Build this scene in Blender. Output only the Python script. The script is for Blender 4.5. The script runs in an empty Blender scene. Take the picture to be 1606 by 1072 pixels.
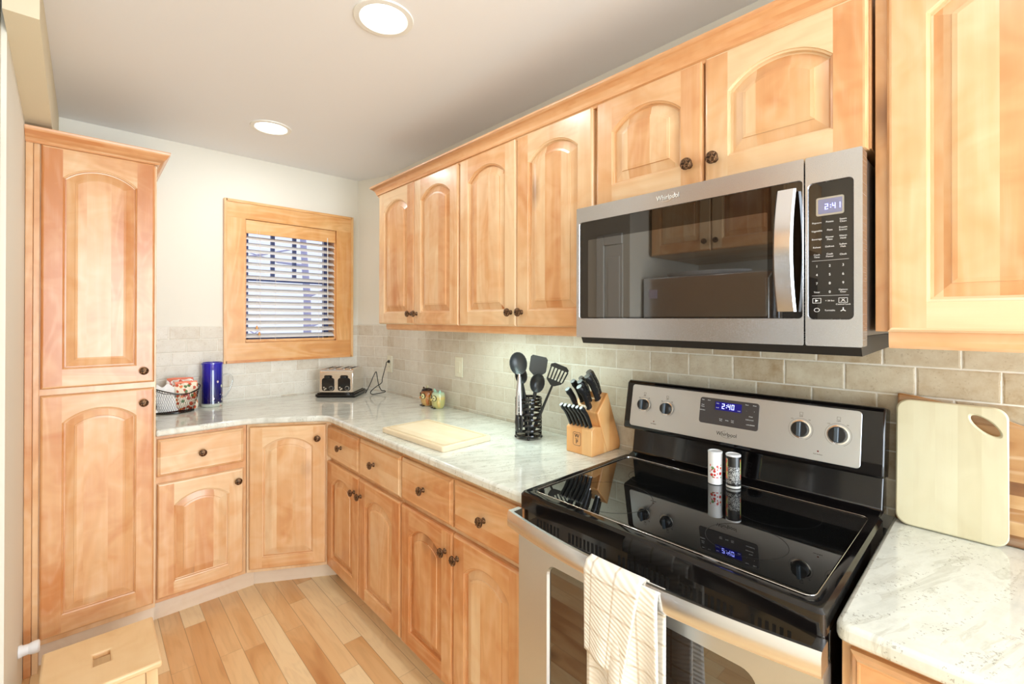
import bpy, bmesh, math, random
from mathutils import Vector, Matrix
random.seed(7)
sc = bpy.context.scene
col = sc.collection
PI = math.pi
# ------------------------------------------------------------------ camera
FPX = 717.65
yaw, pit, rol = math.radians(42.954), math.radians(.188), math.radians(.09)
fw = Vector((math.sin(yaw)*math.cos(pit), math.cos(yaw)*math.cos(pit), math.sin(pit)))
rr = Vector((math.cos(yaw), -math.sin(yaw), 0)); uu = rr.cross(fw)
r2 = rr*math.cos(rol)+uu*math.sin(rol); u2 = -rr*math.sin(rol)+uu*math.cos(rol)
cd = bpy.data.cameras.new('camera'); cam = bpy.data.objects.new('camera', cd); col.objects.link(cam)
cam.matrix_world = Matrix(((r2.x, u2.x, -fw.x, -1.5843), (r2.y, u2.y, -fw.y, -3.2854), (r2.z, u2.z, -fw.z, 1.438), (0, 0, 0, 1)))
cd.sensor_width = 36; cd.lens = FPX/1606*36; cd.shift_y = -38.28/1606; cd.clip_start = .02
sc.camera = cam
# ------------------------------------------------------------------ world, light, exposure
CEIL = 2.466
sc.view_settings.view_transform = 'Standard'; sc.view_settings.look = 'None'
sc.view_settings.gamma = 1; sc.view_settings.use_curve_mapping = False
sc.view_settings.exposure = -0.06
w = bpy.data.worlds.new('world'); sc.world = w; w.use_nodes = True
bg = w.node_tree.nodes['Background']; bg.inputs[0].default_value = (.76, .82, 1, 1); bg.inputs[1].default_value = 1.3
def lamp(name, loc, size, power, color=(1, 1, 1), rot=(0, 0, 0), shape='DISK', size_y=None, parent=None, spread=PI):
    l = bpy.data.lights.new(name, 'AREA'); l.shape = shape; l.size = size
    if size_y: l.size_y = size_y
    l.energy = power; l.color = color; l.spread = spread
    o = bpy.data.objects.new(name, l); col.objects.link(o); o.location = loc; o.rotation_euler = rot
    if parent: o.parent = parent
    return o
# unseen area lamp added as fill at an invented opening behind the camera; the kitchen window is lit by the sky
BACK_FILL = lamp('added_back_fill', (-.95, -5.93, 1.35), 1.8, 165, (.82, .92, 1), (PI/2, 0, 0), 'RECTANGLE', 2.0)
# ------------------------------------------------------------------ materials
def newmat(name):
    m = bpy.data.materials.new(name); m.use_nodes = True
    nt = m.node_tree; return m, nt, nt.nodes['Principled BSDF']
def setp(p, **k):
    n = {'color': 'Base Color', 'rough': 'Roughness', 'metal': 'Metallic', 'ior': 'IOR', 'spec': 'Specular IOR Level', 'coat': 'Coat Weight', 'coatr': 'Coat Roughness',
         'trans': 'Transmission Weight', 'alpha': 'Alpha', 'emis': 'Emission Color', 'es': 'Emission Strength', 'aniso': 'Anisotropic', 'sheen': 'Sheen Weight', 'sss': 'Subsurface Weight'}
    for a, v in k.items():
        if isinstance(v, tuple) and len(v) == 3: v = v+(1,)
        p.inputs[n[a]].default_value = v
def S(c):  # sRGB 0-255 -> linear
    return tuple(((x/255)/12.92 if x/255 <= .04045 else ((x/255+.055)/1.055)**2.4) for x in c)
def plain(name, c, rough=.5, **k):
    m, nt, p = newmat(name); setp(p, color=c, rough=rough, **k); return m
class N:
    """small node helper"""
    def __init__(s, nt): s.nt = nt
    def put(s, sock, v):
        if v is None: return
        if hasattr(v, 'is_output') or isinstance(v, bpy.types.NodeSocket): s.nt.links.new(v, sock)
        else: sock.default_value = v
    def m(s, op, a, b=None, c=None):
        n = s.nt.nodes.new('ShaderNodeMath'); n.operation = op
        for i, v in enumerate((a, b, c)): s.put(n.inputs[i], v)
        return n.outputs[0]
    def xyz(s, x, y, z=0.):
        n = s.nt.nodes.new('ShaderNodeCombineXYZ'); s.put(n.inputs[0], x); s.put(n.inputs[1], y); s.put(n.inputs[2], z); return n.outputs[0]
    def sep(s, v):
        n = s.nt.nodes.new('ShaderNodeSeparateXYZ'); s.put(n.inputs[0], v); return n.outputs
    def noise(s, vec, scale=1., detail=3., rough=.5, dist=0.):
        n = s.nt.nodes.new('ShaderNodeTexNoise'); s.put(n.inputs['Vector'], vec)
        n.inputs['Scale'].default_value = scale; n.inputs['Detail'].default_value = detail; n.inputs['Roughness'].default_value = rough; n.inputs['Distortion'].default_value = dist
        return n.outputs['Fac']
    def white(s, vec):
        n = s.nt.nodes.new('ShaderNodeTexWhiteNoise'); n.noise_dimensions = '3D'; s.put(n.inputs['Vector'], vec); return n.outputs['Value']
    def vor(s, vec, scale=1., feat='F1', rnd=1.):
        n = s.nt.nodes.new('ShaderNodeTexVoronoi'); n.feature = feat; s.put(n.inputs['Vector'], vec); n.inputs['Scale'].default_value = scale; n.inputs['Randomness'].default_value = rnd
        return n.outputs
    def ramp(s, fac, stops, interp='LINEAR'):
        n = s.nt.nodes.new('ShaderNodeValToRGB'); s.put(n.inputs[0], fac); e = n.color_ramp.elements; n.color_ramp.interpolation = interp
        while len(e) < len(stops): e.new(.5)
        for i, (p, c) in enumerate(stops):
            e[i].position = p; e[i].color = tuple(c)+(1,) if len(c) == 3 else c
        return n.outputs[0]
    def mix(s, f, a, b, mode='MIX'):
        n = s.nt.nodes.new('ShaderNodeMix'); n.data_type = 'RGBA'; n.blend_type = mode
        s.put(n.inputs['Factor'], f)
        for k, v in (('A', a), ('B', b)):
            sk = [i for i in n.inputs if i.name == k and i.type == 'RGBA'][0]
            s.put(sk, v if not (isinstance(v, tuple) and len(v) == 3) else v+(1,))
        return [o for o in n.outputs if o.type == 'RGBA'][0]
    def bump(s, h, strength=.3, dist=.002):
        n = s.nt.nodes.new('ShaderNodeBump'); s.put(n.inputs['Height'], h); n.inputs['Strength'].default_value = strength; n.inputs['Distance'].default_value = dist
        return n.outputs[0]
    def uv(s):
        n = s.nt.nodes.new('ShaderNodeUVMap'); n.uv_map = 'UV'; return n.outputs[0]
    def attr(s, name='wd'):
        n = s.nt.nodes.new('ShaderNodeAttribute'); n.attribute_name = name; return n.outputs['Vector']
    def geo(s, what='Position'):
        return s.nt.nodes.new('ShaderNodeNewGeometry').outputs[what]
    def obj(s):
        return s.nt.nodes.new('ShaderNodeTexCoord').outputs['Object']
    def band(s, v, a, b):  # 1 when a<v<b
        return s.m('MULTIPLY', s.m('GREATER_THAN', v, a), s.m('LESS_THAN', v, b))
def wood(name, light, mid, dark, knots=True, rough=.32, bw=.078, coat=.25, grain=.62):
    m, nt, p = newmat(name); n = N(nt)
    u, v, _ = n.sep(n.uv()); sd, tone, pf = n.sep(n.attr())
    sd = n.m('DIVIDE', n.m('FLOOR', n.m('ADD', n.m('MULTIPLY', sd, 64.), .5)), 64.); pf = n.m('GREATER_THAN', pf, .5)
    vv = n.m('ADD', v, n.m('MULTIPLY', sd, 7.3))
    bid = n.m('FLOOR', n.m('DIVIDE', vv, bw))
    bid = n.m('MULTIPLY', bid, pf)
    bt = n.white(n.xyz(bid, n.m('MULTIPLY', sd, 31.7), 3.3))
    t = n.m('ADD', n.m('MULTIPLY', tone, n.m('SUBTRACT', 1., n.m('MULTIPLY', pf, .55))), n.m('MULTIPLY', n.m('MULTIPLY', bt, pf), .55))
    z = n.m('ADD', n.m('MULTIPLY', sd, 40.), n.m('MULTIPLY', bid, 3.7))
    g1 = n.noise(n.xyz(n.m('MULTIPLY', u, 2.2), n.m('MULTIPLY', v, 55.), z), 1., 5., .6)
    g2 = n.noise(n.xyz(n.m('MULTIPLY', u, 1.1), n.m('MULTIPLY', v, 5.), z), 1., 2., .45, .6)
    ring = n.m('SINE', n.m('MULTIPLY', g2, 70.))
    fl = n.noise(n.xyz(n.m('MULTIPLY', u, 9.), n.m('MULTIPLY', v, 7.), z), 1., 2., .5, 1.2)   # chatoyant blotches
    t2 = n.m('ADD', t, n.m('MULTIPLY', n.m('SUBTRACT', g2, .5), 1.5))
    t2 = n.m('ADD', t2, n.m('MULTIPLY', n.m('SUBTRACT', fl, .5), .75))
    c = n.ramp(t2, [(0., light), (.5, mid), (1., dark)])
    gm = n.m('ADD', n.m('MULTIPLY', n.m('SUBTRACT', g1, .5), grain*.55), n.m('MULTIPLY', ring, grain*.10))
    c = n.mix(n.m('ABSOLUTE', gm), c, n.ramp(gm, [(0., (1, .86, .66)), (.02, (.36, .14, .045))]))
    if knots:
        vo = n.vor(n.xyz(n.m('MULTIPLY', u, 2.2), n.m('MULTIPLY', v, 4.2), z), 1.)
        dist = vo['Distance']; cid = n.sep(vo['Color'])[0]
        k = n.m('MULTIPLY', n.m('LESS_THAN', cid, .17), n.m('SUBTRACT', 1., n.m('SMOOTH_MIN', 1., n.m('MULTIPLY', dist, 5.5), .1)))
        c = n.mix(n.m('MULTIPLY', n.m('MAXIMUM', k, 0.), .85), c, (.16, .05, .015))
    nt.links.new(c, p.inputs['Base Color'])
    setp(p, rough=rough, coat=coat, coatr=.18)
    nt.links.new(n.bump(g1, .06, .002), p.inputs['Normal'])
    return m
WOOD = wood('alder_wood', S((232, 200, 158)), S((221, 170, 119)), S((200, 129, 72)))
PINE = wood('pine_casing_wood', S((232, 184, 124)), S((222, 160, 94)), S((204, 132, 68)), knots=False, grain=.8, coat=.1)
CROWN = wood('crown_wood', S((234, 192, 148)), S((222, 168, 118)), S((202, 134, 82)), knots=False, grain=.4)
KICK = wood('kick_wood', S((232, 212, 188)), S((222, 196, 166)), S((205, 172, 138)), knots=False, grain=.3, coat=0, rough=.5)
PALE = wood('pale_maple', S((238, 222, 192)), S((232, 212, 178)), S((222, 196, 158)), knots=False, grain=.25, coat=0, rough=.45, bw=.05)
BLOCKW = wood('block_wood', S((240, 190, 128)), S((232, 170, 104)), S((222, 150, 84)), knots=False, grain=.3, rough=.4)
WHITEW = wood('pale_poplar', S((224, 218, 186)), S((218, 210, 176)), S((208, 198, 162)), knots=False, grain=.30, coat=0, rough=.5, bw=.04)
OLIVE = wood('olive_wood', S((206, 168, 118)), S((172, 124, 74)), S((104, 60, 26)), knots=True, grain=1.3, bw=.03)
STOOLW = wood('stool_wood', S((238, 208, 162)), S((230, 194, 144)), S((208, 158, 104)), knots=False, grain=.25, coat=.1, rough=.4, bw=.3)
def mat_floor():
    m, nt, p = newmat('oak_floor_planks'); n = N(nt)
    x, y, _ = n.sep(n.geo())
    PW, PL = .083, .62
    r = n.m('FLOOR', n.m('DIVIDE', x, PW)); fx = n.m('FRACT', n.m('DIVIDE', x, PW))
    off = n.white(n.xyz(r, 5.5, 1.))
    yy = n.m('ADD', n.m('DIVIDE', y, PL), n.m('MULTIPLY', off, 5.))
    q = n.m('FLOOR', yy); fy = n.m('FRACT', yy)
    t = n.white(n.xyz(r, q, 7.7)); z = n.m('MULTIPLY', t, 30.)
    g1 = n.noise(n.xyz(n.m('MULTIPLY', x, 90.), n.m('MULTIPLY', y, 4.), z), 1., 4., .6)
    g2 = n.noise(n.xyz(n.m('MULTIPLY', x, 9.), n.m('MULTIPLY', y, 1.6), z), 1., 2., .5, .8)
    ring = n.m('SINE', n.m('MULTIPLY', g2, 60.))
    t2 = n.m('ADD', n.m('MULTIPLY', t, .9), n.m('MULTIPLY', n.m('SUBTRACT', g2, .5), .9))
    c = n.ramp(t2, [(0., S((244, 218, 172))), (.5, S((236, 198, 146))), (.8, S((220, 170, 114))), (1., S((190, 132, 80)))])
    gm = n.m('ADD', n.m('MULTIPLY', n.m('SUBTRACT', g1, .45), .5), n.m('MULTIPLY', ring, .05))
    c = n.mix(n.m('MAXIMUM', gm, 0.), c, (.36, .18, .07))
    gap = n.m('MAXIMUM', n.m('MAXIMUM', n.m('LESS_THAN', fx, .014), n.m('GREATER_THAN', fx, .986)), n.m('LESS_THAN', fy, .0025))
    c = n.mix(n.m('MULTIPLY', gap, .5), c, (.18, .09, .04))
    vo = n.vor(n.xyz(n.m('MULTIPLY', x, 5.), n.m('MULTIPLY', y, 3.), z), 1.)
    k = n.m('MULTIPLY', n.m('LESS_THAN', n.sep(vo['Color'])[0], .16), n.m('MAXIMUM', n.m('SUBTRACT', 1., n.m('MULTIPLY', vo['Distance'], 5.)), 0.))
    c = n.mix(n.m('MULTIPLY', k, .8), c, (.2, .08, .03))
    nt.links.new(c, p.inputs['Base Color']); setp(p, rough=.3, coat=.15, coatr=.15)
    nt.links.new(n.bump(n.m('SUBTRACT', 1., gap), .3, .001), p.inputs['Normal'])
    return m
FLOOR = mat_floor()
def mat_tile():
    m, nt, p = newmat('travertine_subway_tile'); n = N(nt)
    u, v, _ = n.sep(n.uv()); TH, TW = .0762, .1524
    vr = n.m('DIVIDE', n.m('SUBTRACT', 1.392, v), TH)
    r = n.m('FLOOR', vr); fv = n.m('FRACT', vr)
    wob = n.m('MULTIPLY', n.m('SUBTRACT', n.noise(n.xyz(n.m('MULTIPLY', u, 40.), n.m('MULTIPLY', v, 40.), 0.), 1., 2.), .5), .03)
    uo = n.m('ADD', n.m('DIVIDE', u, TW), n.m('ADD', n.m('MULTIPLY', n.m('MODULO', n.m('ABSOLUTE', r), 2.), .5), n.m('MULTIPLY', n.white(n.xyz(r, 2., 9.)), .16)))
    q = n.m('FLOOR', uo); fu = n.m('FRACT', uo)
    t = n.white(n.xyz(r, q, 1.3))
    pos = n.geo()
    n1 = n.noise(pos, 26., 4., .65); n2 = n.noise(pos, 150., 3., .6); n3 = n.noise(pos, 1.1, 1., .5)
    # the tiles around and beyond the range are coloured browner than the ones by the window
    x, y, _z = n.sep(pos)
    warm = n.m('MINIMUM', n.m('MAXIMUM', n.m('DIVIDE', n.m('SUBTRACT', -1.9, y), .9), 0.), 1.)
    tt = n.m('ADD', n.m('MULTIPLY', t, .6), n.m('MULTIPLY', n.m('SUBTRACT', n1, .5), 1.1))
    cl = n.ramp(tt, [(0., S((226, 220, 206))), (.5, S((214, 205, 188))), (1., S((194, 178, 154)))])
    cd_ = n.ramp(tt, [(0., S((212, 203, 180))), (.45, S((192, 176, 148))), (.8, S((166, 140, 104))), (1., S((140, 112, 78)))])
    c = n.mix(warm, cl, cd_)
    pit_ = n.m('LESS_THAN', n2, .36)
    c = n.mix(n.m('MULTIPLY', pit_, .35), c, S((160, 138, 108)))
    e1 = n.m('MINIMUM', fu, n.m('SUBTRACT', 1., fu)); e2 = n.m('MINIMUM', fv, n.m('SUBTRACT', 1., fv))
    e1 = n.m('ADD', e1, wob); e2 = n.m('ADD', e2, n.m('MULTIPLY', wob, 1.2))
    g = n.m('MAXIMUM', n.m('LESS_THAN', e1, .012), n.m('LESS_THAN', e2, .026))
    c = n.mix(g, c, S((232, 228, 216)))
    nt.links.new(c, p.inputs['Base Color']); setp(p, rough=.42)
    h = n.m('SUBTRACT', n.m('MINIMUM', n.m('MULTIPLY', n.m('MINIMUM', n.m('MULTIPLY', e1, 2.), e2), 14.), 1.), n.m('MULTIPLY', pit_, .25))
    nt.links.new(n.bump(h, .5, .0025), p.inputs['Normal'])
    return m
TILE = mat_tile()
def mat_granite():
    m, nt, p = newmat('pale_granite'); n = N(nt)
    x, y, z = n.sep(n.geo())
    # veins run obliquely across the slabs
    a = n.m('ADD', n.m('MULTIPLY', x, .94), n.m('MULTIPLY', y, -.34)); b = n.m('ADD', n.m('MULTIPLY', x, .34), n.m('MULTIPLY', y, .94))
    v = n.xyz(n.m('MULTIPLY', a, 1.8), n.m('MULTIPLY', b, 7.), z)
    w1 = n.noise(v, 1.6, 6., .62, .9); w2 = n.noise(v, 4.5, 5., .65, .4)
    f = n.noise(n.geo(), 170., 3., .6); f2 = n.noise(n.geo(), 22., 4., .7)
    c = n.ramp(n.m('ADD', n.m('MULTIPLY', w1, .7), n.m('MULTIPLY', f2, .3)), [(.36, S((200, 200, 188))), (.5, S((226, 228, 218))), (.66, S((208, 210, 200)))])
    vein = n.m('MULTIPLY', n.m('SUBTRACT', 1., n.m('MINIMUM', n.m('MULTIPLY', n.m('ABSOLUTE', n.m('SUBTRACT', w1, .56)), 22.), 1.)), n.m('GREATER_THAN', n.noise(v, 3., 2.), .5))
    c = n.mix(n.m('MULTIPLY', vein, .30), c, S((150, 144, 120)))
    sp = n.m('MULTIPLY', n.m('GREATER_THAN', f, .60), n.m('GREATER_THAN', w2, .54))
    c = n.mix(n.m('MULTIPLY', sp, .5), c, S((120, 112, 96)))
    nt.links.new(c, p.inputs['Base Color']); setp(p, rough=.1, ior=1.6, coat=.3, coatr=.05)
    return m
GRANITE = mat_granite()
def mat_wall(name, c):
    m, nt, p = newmat(name); n = N(nt)
    f = n.noise(n.geo(), 180., 3., .6)
    setp(p, color=c, rough=.85); nt.links.new(n.bump(f, .05, .001), p.inputs['Normal']); return m
WALL = mat_wall('wall_paint', S((233, 229, 216)))
CEILM = mat_wall('ceiling_paint', S((240, 241, 243)))
WHITE = plain('white_paint', S((238, 238, 232)), .4)
def mat_steel(name, c=(.60, .58, .56), rough=.26, axis='y', st=.12):
    m, nt, p = newmat(name); n = N(nt)
    x, y, z = n.sep(n.obj())
    k = {'x': (6., 600., 600.), 'y': (600., 6., 600.), 'z': (600., 600., 6.)}[axis]
    f = n.noise(n.xyz(n.m('MULTIPLY', x, k[0]), n.m('MULTIPLY', y, k[1]), n.m('MULTIPLY', z, k[2])), 1., 3., .6)
    r = n.m('ADD', n.m('MULTIPLY', f, .12), rough-.06)
    nt.links.new(r, p.inputs['Roughness']); setp(p, color=c, metal=1.)
    nt.links.new(n.bump(f, st, .0003), p.inputs['Normal'])
    return m
STEEL = mat_steel('brushed_steel', (.60, .62, .66)); STEELL = mat_steel('satin_steel_panel', (.63, .67, .70), .34)
CHROME = plain('chrome', (.8, .79, .77), .12, metal=1.)
TOASTST = mat_steel('toaster_steel', (.78, .75, .70), .16, st=.04)
BLACKG = plain('black_glass', (.004, .004, .004), .015, ior=2.1)
BLACKE = plain('black_enamel', (.005, .004, .004), .07, ior=1.5)
BLACKP = plain('black_plastic', (.012, .012, .012), .3)
BLACKS = plain('black_silicone', (.016, .017, .018), .32)
DARKG = plain('oven_window_glass', (.018, .009, .004), .02, ior=2.3)
MWG = plain('microwave_window_glass', (.007, .004, .002), .01, ior=1.65)
PANELG = plain('grey_panel', S((70, 66, 66)), .25)
IVORY = plain('ivory_plastic', S((238, 234, 212)), .35)
WPLAST = plain('white_plastic', S((240, 240, 240)), .35)
LENS = plain('lamp_lens', (1, 1, 1), .5, emis=(1, .96, .88), es=6.)
LCD = plain('lcd_screen', S((120, 120, 118)), .25, emis=(.25, .25, .9), es=.25)
DIGIT = plain('blue_digits', (.1, .1, .9), .4, emis=(.35, .4, 1), es=5.)
DIGITBG = plain('display_black', (.004, .004, .03), .1, emis=(.02, .02, .5), es=.35)
LABEL = plain('printed_label', (.75, .75, .75), .5)
INK = plain('dark_ink', (.03, .03, .03), .5)
SLAT = plain('blind_slat', S((232, 228, 224)), .45)
CORD = plain('blind_cord', S((235, 228, 215)), .8)
DARKSASH = plain('window_sash_paint', S((84, 98, 150)), .4)
def mat_knob():
    m, nt, p = newmat('antique_bronze'); n = N(nt)
    f = n.noise(n.obj(), 260., 3., .6, 1.)
    c = n.ramp(f, [(.42, (.02, .012, .008)), (.62, (.30, .17, .09))])
    nt.links.new(c, p.inputs['Base Color']); setp(p, metal=.9, rough=.32)
    nt.links.new(n.bump(f, .9, .0015), p.inputs['Normal']); return m
BRONZE = mat_knob()
def mat_glass():
    m, nt, p = newmat('window_glass'); nd = nt.nodes
    t = nd.new('ShaderNodeBsdfTransparent'); g = nd.new('ShaderNodeBsdfGlossy'); g.inputs['Roughness'].default_value = .02
    mx = nd.new('ShaderNodeMixShader'); fr = nd.new('ShaderNodeFresnel'); fr.inputs[0].default_value = 1.45
    nt.links.new(fr.outputs[0], mx.inputs[0]); nt.links.new(t.outputs[0], mx.inputs[1]); nt.links.new(g.outputs[0], mx.inputs[2])
    nt.links.new(mx.outputs[0], nd['Material Output'].inputs[0]); return m
GLASS = mat_glass()
# ------------------------------------------------------------------ mesh building
class MB:
    def __init__(s): s.V = []; s.F = []; s.UV = []; s.WD = []; s.M = []; s.mi = 0; s.mat = Matrix()
    def face(s, pts, g=(0, 0, 1), wd=(.5, .5, 0), uv=None):
        P = [Vector(p) for p in pts]
        if uv is None:
            nrm = Vector((0, 0, 0))
            for i in range(len(P)): nrm += P[i].cross(P[(i+1) % len(P)])
            nrm = nrm.normalized() if nrm.length > 1e-12 else Vector((0, -1, 0))
            G = Vector(g); c = nrm.cross(G)
            if c.length < .3: G = Vector((1, 0, 0)) if abs(nrm.x) < .8 else Vector((0, 1, 0)); c = nrm.cross(G)
            c.normalize()
            # keep the cross axis pointing the same way on opposite faces
            if max(c, key=abs) < 0: c = -c
            uv = [(p.dot(G), p.dot(c)) for p in P]
        b = len(s.V)
        s.V += [tuple(s.mat @ p) for p in P]; s.F.append(tuple(range(b, b+len(P)))); s.UV += list(uv); s.WD += [wd]*len(P); s.M.append(s.mi)
    def box(s, a, b, g=(0, 0, 1), wd=(.5, .5, 0), skip=''):
        x0, y0, z0 = a; x1, y1, z1 = b
        c = lambda i: ((x0, x1)[i & 1], (y0, y1)[i >> 1 & 1], (z0, z1)[i >> 2 & 1])
        for k, q in (('z-', (0, 2, 3, 1)), ('z+', (4, 5, 7, 6)), ('y-', (0, 1, 5, 4)), ('y+', (2, 6, 7, 3)), ('x-', (0, 4, 6, 2)), ('x+', (1, 3, 7, 5))):
            if k not in skip: s.face([c(i) for i in q], g, wd)
    def prism(s, poly, z0, z1, axis='z', g=(0, 0, 1), wd=(.5, .5, 0)):
        def P(a, b, c): return {'z': (a, b, c), 'y': (a, c, b), 'x': (c, a, b)}[axis]
        s.face([P(a, b, z0) for a, b in poly][::-1], g, wd); s.face([P(a, b, z1) for a, b in poly], g, wd)
        n = len(poly)
        for i in range(n):
            (a, b), (c, d) = poly[i], poly[(i+1) % n]
            s.face([P(a, b, z0), P(c, d, z0), P(c, d, z1), P(a, b, z1)], g, wd)
    def lathe(s, prof, n=24, M=None, a0=0., a1=2*PI, wd=(.5, .5, 0)):
        M = M or Matrix()
        for i in range(n):
            t0 = a0+(a1-a0)*i/n; t1 = a0+(a1-a0)*(i+1)/n
            for (ra, za), (rb, zb) in zip(prof, prof[1:]):
                q = [(ra, za, t0), (ra, za, t1), (rb, zb, t1), (rb, zb, t0)]
                if ra < 1e-7: q = [q[0], q[2], q[3]]
                elif rb < 1e-7: q = [q[0], q[1], q[2]]
                pts = [M @ Vector((r*math.cos(t), r*math.sin(t), z)) for r, z, t in q]
                s.face(pts, wd=wd, uv=[(t/(2*PI), z) for r, z, t in q])
    def tube(s, path, r, n=8, cap=True, closed=False, flat=1., wd=(.5, .5, 0)):
        P = [Vector(p) for p in path]; L = len(P); rings = []
        R = r if isinstance(r, (list, tuple)) else [r]*L
        up = Vector((0, 0, 1)); prev = None
        for i in range(L):
            if closed: t = P[(i+1) % L]-P[i-1]
            else: t = P[min(i+1, L-1)]-P[max(i-1, 0)]
            t.normalize()
            if prev is None:
                a = t.cross(up)
                if a.length < .1: a = t.cross(Vector((1, 0, 0)))
            else: a = prev-t*prev.dot(t)
            a.normalize(); prev = a; b = t.cross(a)
            rings.append([P[i]+(a*math.cos(2*PI*k/n)+b*math.sin(2*PI*k/n)*flat)*R[i] for k in range(n)])
        for i in range(L if closed else L-1):
            A, B = rings[i], rings[(i+1) % L]
            for k in range(n): s.face([A[k], A[(k+1) % n], B[(k+1) % n], B[k]], wd=wd)
        if cap and not closed: s.face(rings[0][::-1], wd=wd); s.face(rings[-1], wd=wd)
    def sweep(s, prof, path, nrm, g=None, wd=(.5, .5, 0), cap=True):
        """prof: (out, up) pairs; path: points; nrm: outward vector per point (mitred)"""
        R = [[Vector(p)+Vector(nv)*a+Vector((0, 0, b)) for a, b in prof] for p, nv in zip(path, nrm)]
        for i in range(len(R)-1):
            d = (Vector(path[i+1])-Vector(path[i])).normalized()
            for k in range(len(prof)-1): s.face([R[i][k], R[i+1][k], R[i+1][k+1], R[i][k+1]], tuple(d), wd)
        if cap: s.face(R[0], wd=wd); s.face(R[-1][::-1], wd=wd)
    def grid(s, fn, nu, nv, wd=(.5, .5, 0), cu=False):
        for i in range(nu):
            for j in range(nv):
                q = [(i/nu, j/nv), ((i+1)/nu, j/nv), ((i+1)/nu, (j+1)/nv), (i/nu, (j+1)/nv)]
                s.face([fn(a, b) for a, b in q], uv=q, wd=wd)
    def build(s, name, mats, parent=None, loc=None, rot=None, smooth=None, bevel=0, merge=True, seg=2):
        me = bpy.data.meshes.new(name); me.from_pydata(s.V, [], s.F)
        uvl = me.uv_layers.new(name='UV'); at = me.attributes.new('wd', 'FLOAT_VECTOR', 'CORNER')
        at.data.foreach_set('vector', [c for w_ in s.WD for c in w_])
        me.uv_layers['UV'].data.foreach_set('uv', [c for w_ in s.UV for c in w_])
        for m in (mats if isinstance(mats, (list, tuple)) else [mats]): me.materials.append(m)
        me.polygons.foreach_set('material_index', s.M)
        bm = bmesh.new(); bm.from_mesh(me)
        if merge: bmesh.ops.remove_doubles(bm, verts=bm.verts, dist=1e-5)
        bmesh.ops.recalc_face_normals(bm, faces=bm.faces)
        bm.to_mesh(me); bm.free()
        if smooth:
            me.polygons.foreach_set('use_smooth', [True]*len(me.polygons)); me.set_sharp_from_angle(angle=math.radians(smooth))
        o = bpy.data.objects.new(name, me); col.objects.link(o)
        if parent: o.parent = parent
        if loc: o.location = loc
        if rot: o.rotation_euler = rot
        if bevel:
            md = o.modifiers.new('bevel', 'BEVEL'); md.width = bevel; md.segments = seg; md.limit_method = 'ANGLE'; md.angle_limit = math.radians(40)
            me.polygons.foreach_set('use_smooth', [True]*len(me.polygons)); me.set_sharp_from_angle(angle=math.radians(smooth or 30))
        return o
def empty(name, label, cat, loc=(0, 0, 0), rz=0, group=None):
    o = bpy.data.objects.new(name, None); col.objects.link(o); o.location = loc; o.rotation_euler = (0, 0, rz); o.empty_display_size = .05
    return tag(o, label, cat, group)
def tag(o, label, cat, group=None):
    o['label'] = label; o['category'] = cat
    if group: o['group'] = group
    return o
def struct(o): o['kind'] = 'structure'; return o
def rnd(pf=0, lo=0., hi=1.): return (round(random.random()*64)/64, lo+(hi-lo)*random.random(), pf)
def text(name, body, size, mat, parent, M, ext=.0004, align='CENTER', sx=1.):
    cu = bpy.data.curves.new(name, 'FONT'); cu.body = body; cu.size = size; cu.extrude = ext; cu.align_x = align; cu.align_y = 'CENTER'; cu.resolution_u = 3
    t = bpy.data.objects.new('tmp', cu); col.objects.link(t)
    bpy.context.view_layer.update()
    me = bpy.data.meshes.new_from_object(t.evaluated_get(bpy.context.evaluated_depsgraph_get()))
    bpy.data.objects.remove(t); bpy.data.curves.remove(cu)
    me.transform(M @ Matrix.Diagonal((sx, 1, 1, 1))); me.materials.clear(); me.materials.append(mat)
    o = bpy.data.objects.new(name, me); col.objects.link(o); o.parent = parent; return o
def facing(x, y, z, rz=0., tilt=0.):
    """text plane whose front looks to local -y at (x,y,z)"""
    return Matrix.Translation((x, y, z)) @ Matrix.Rotation(rz, 4, 'Z') @ Matrix.Rotation(PI/2+tilt, 4, 'X')
def rrect(x0, x1, z0, z1, r, n=5):
    P = []
    for cx, cz, a in ((x1-r, z0+r, -PI/2), (x1-r, z1-r, 0), (x0+r, z1-r, PI/2), (x0+r, z0+r, PI)):
        for i in range(n+1): t = a+PI/2*i/n; P.append((cx+r*math.cos(t), cz+r*math.sin(t)))
    return P
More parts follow.
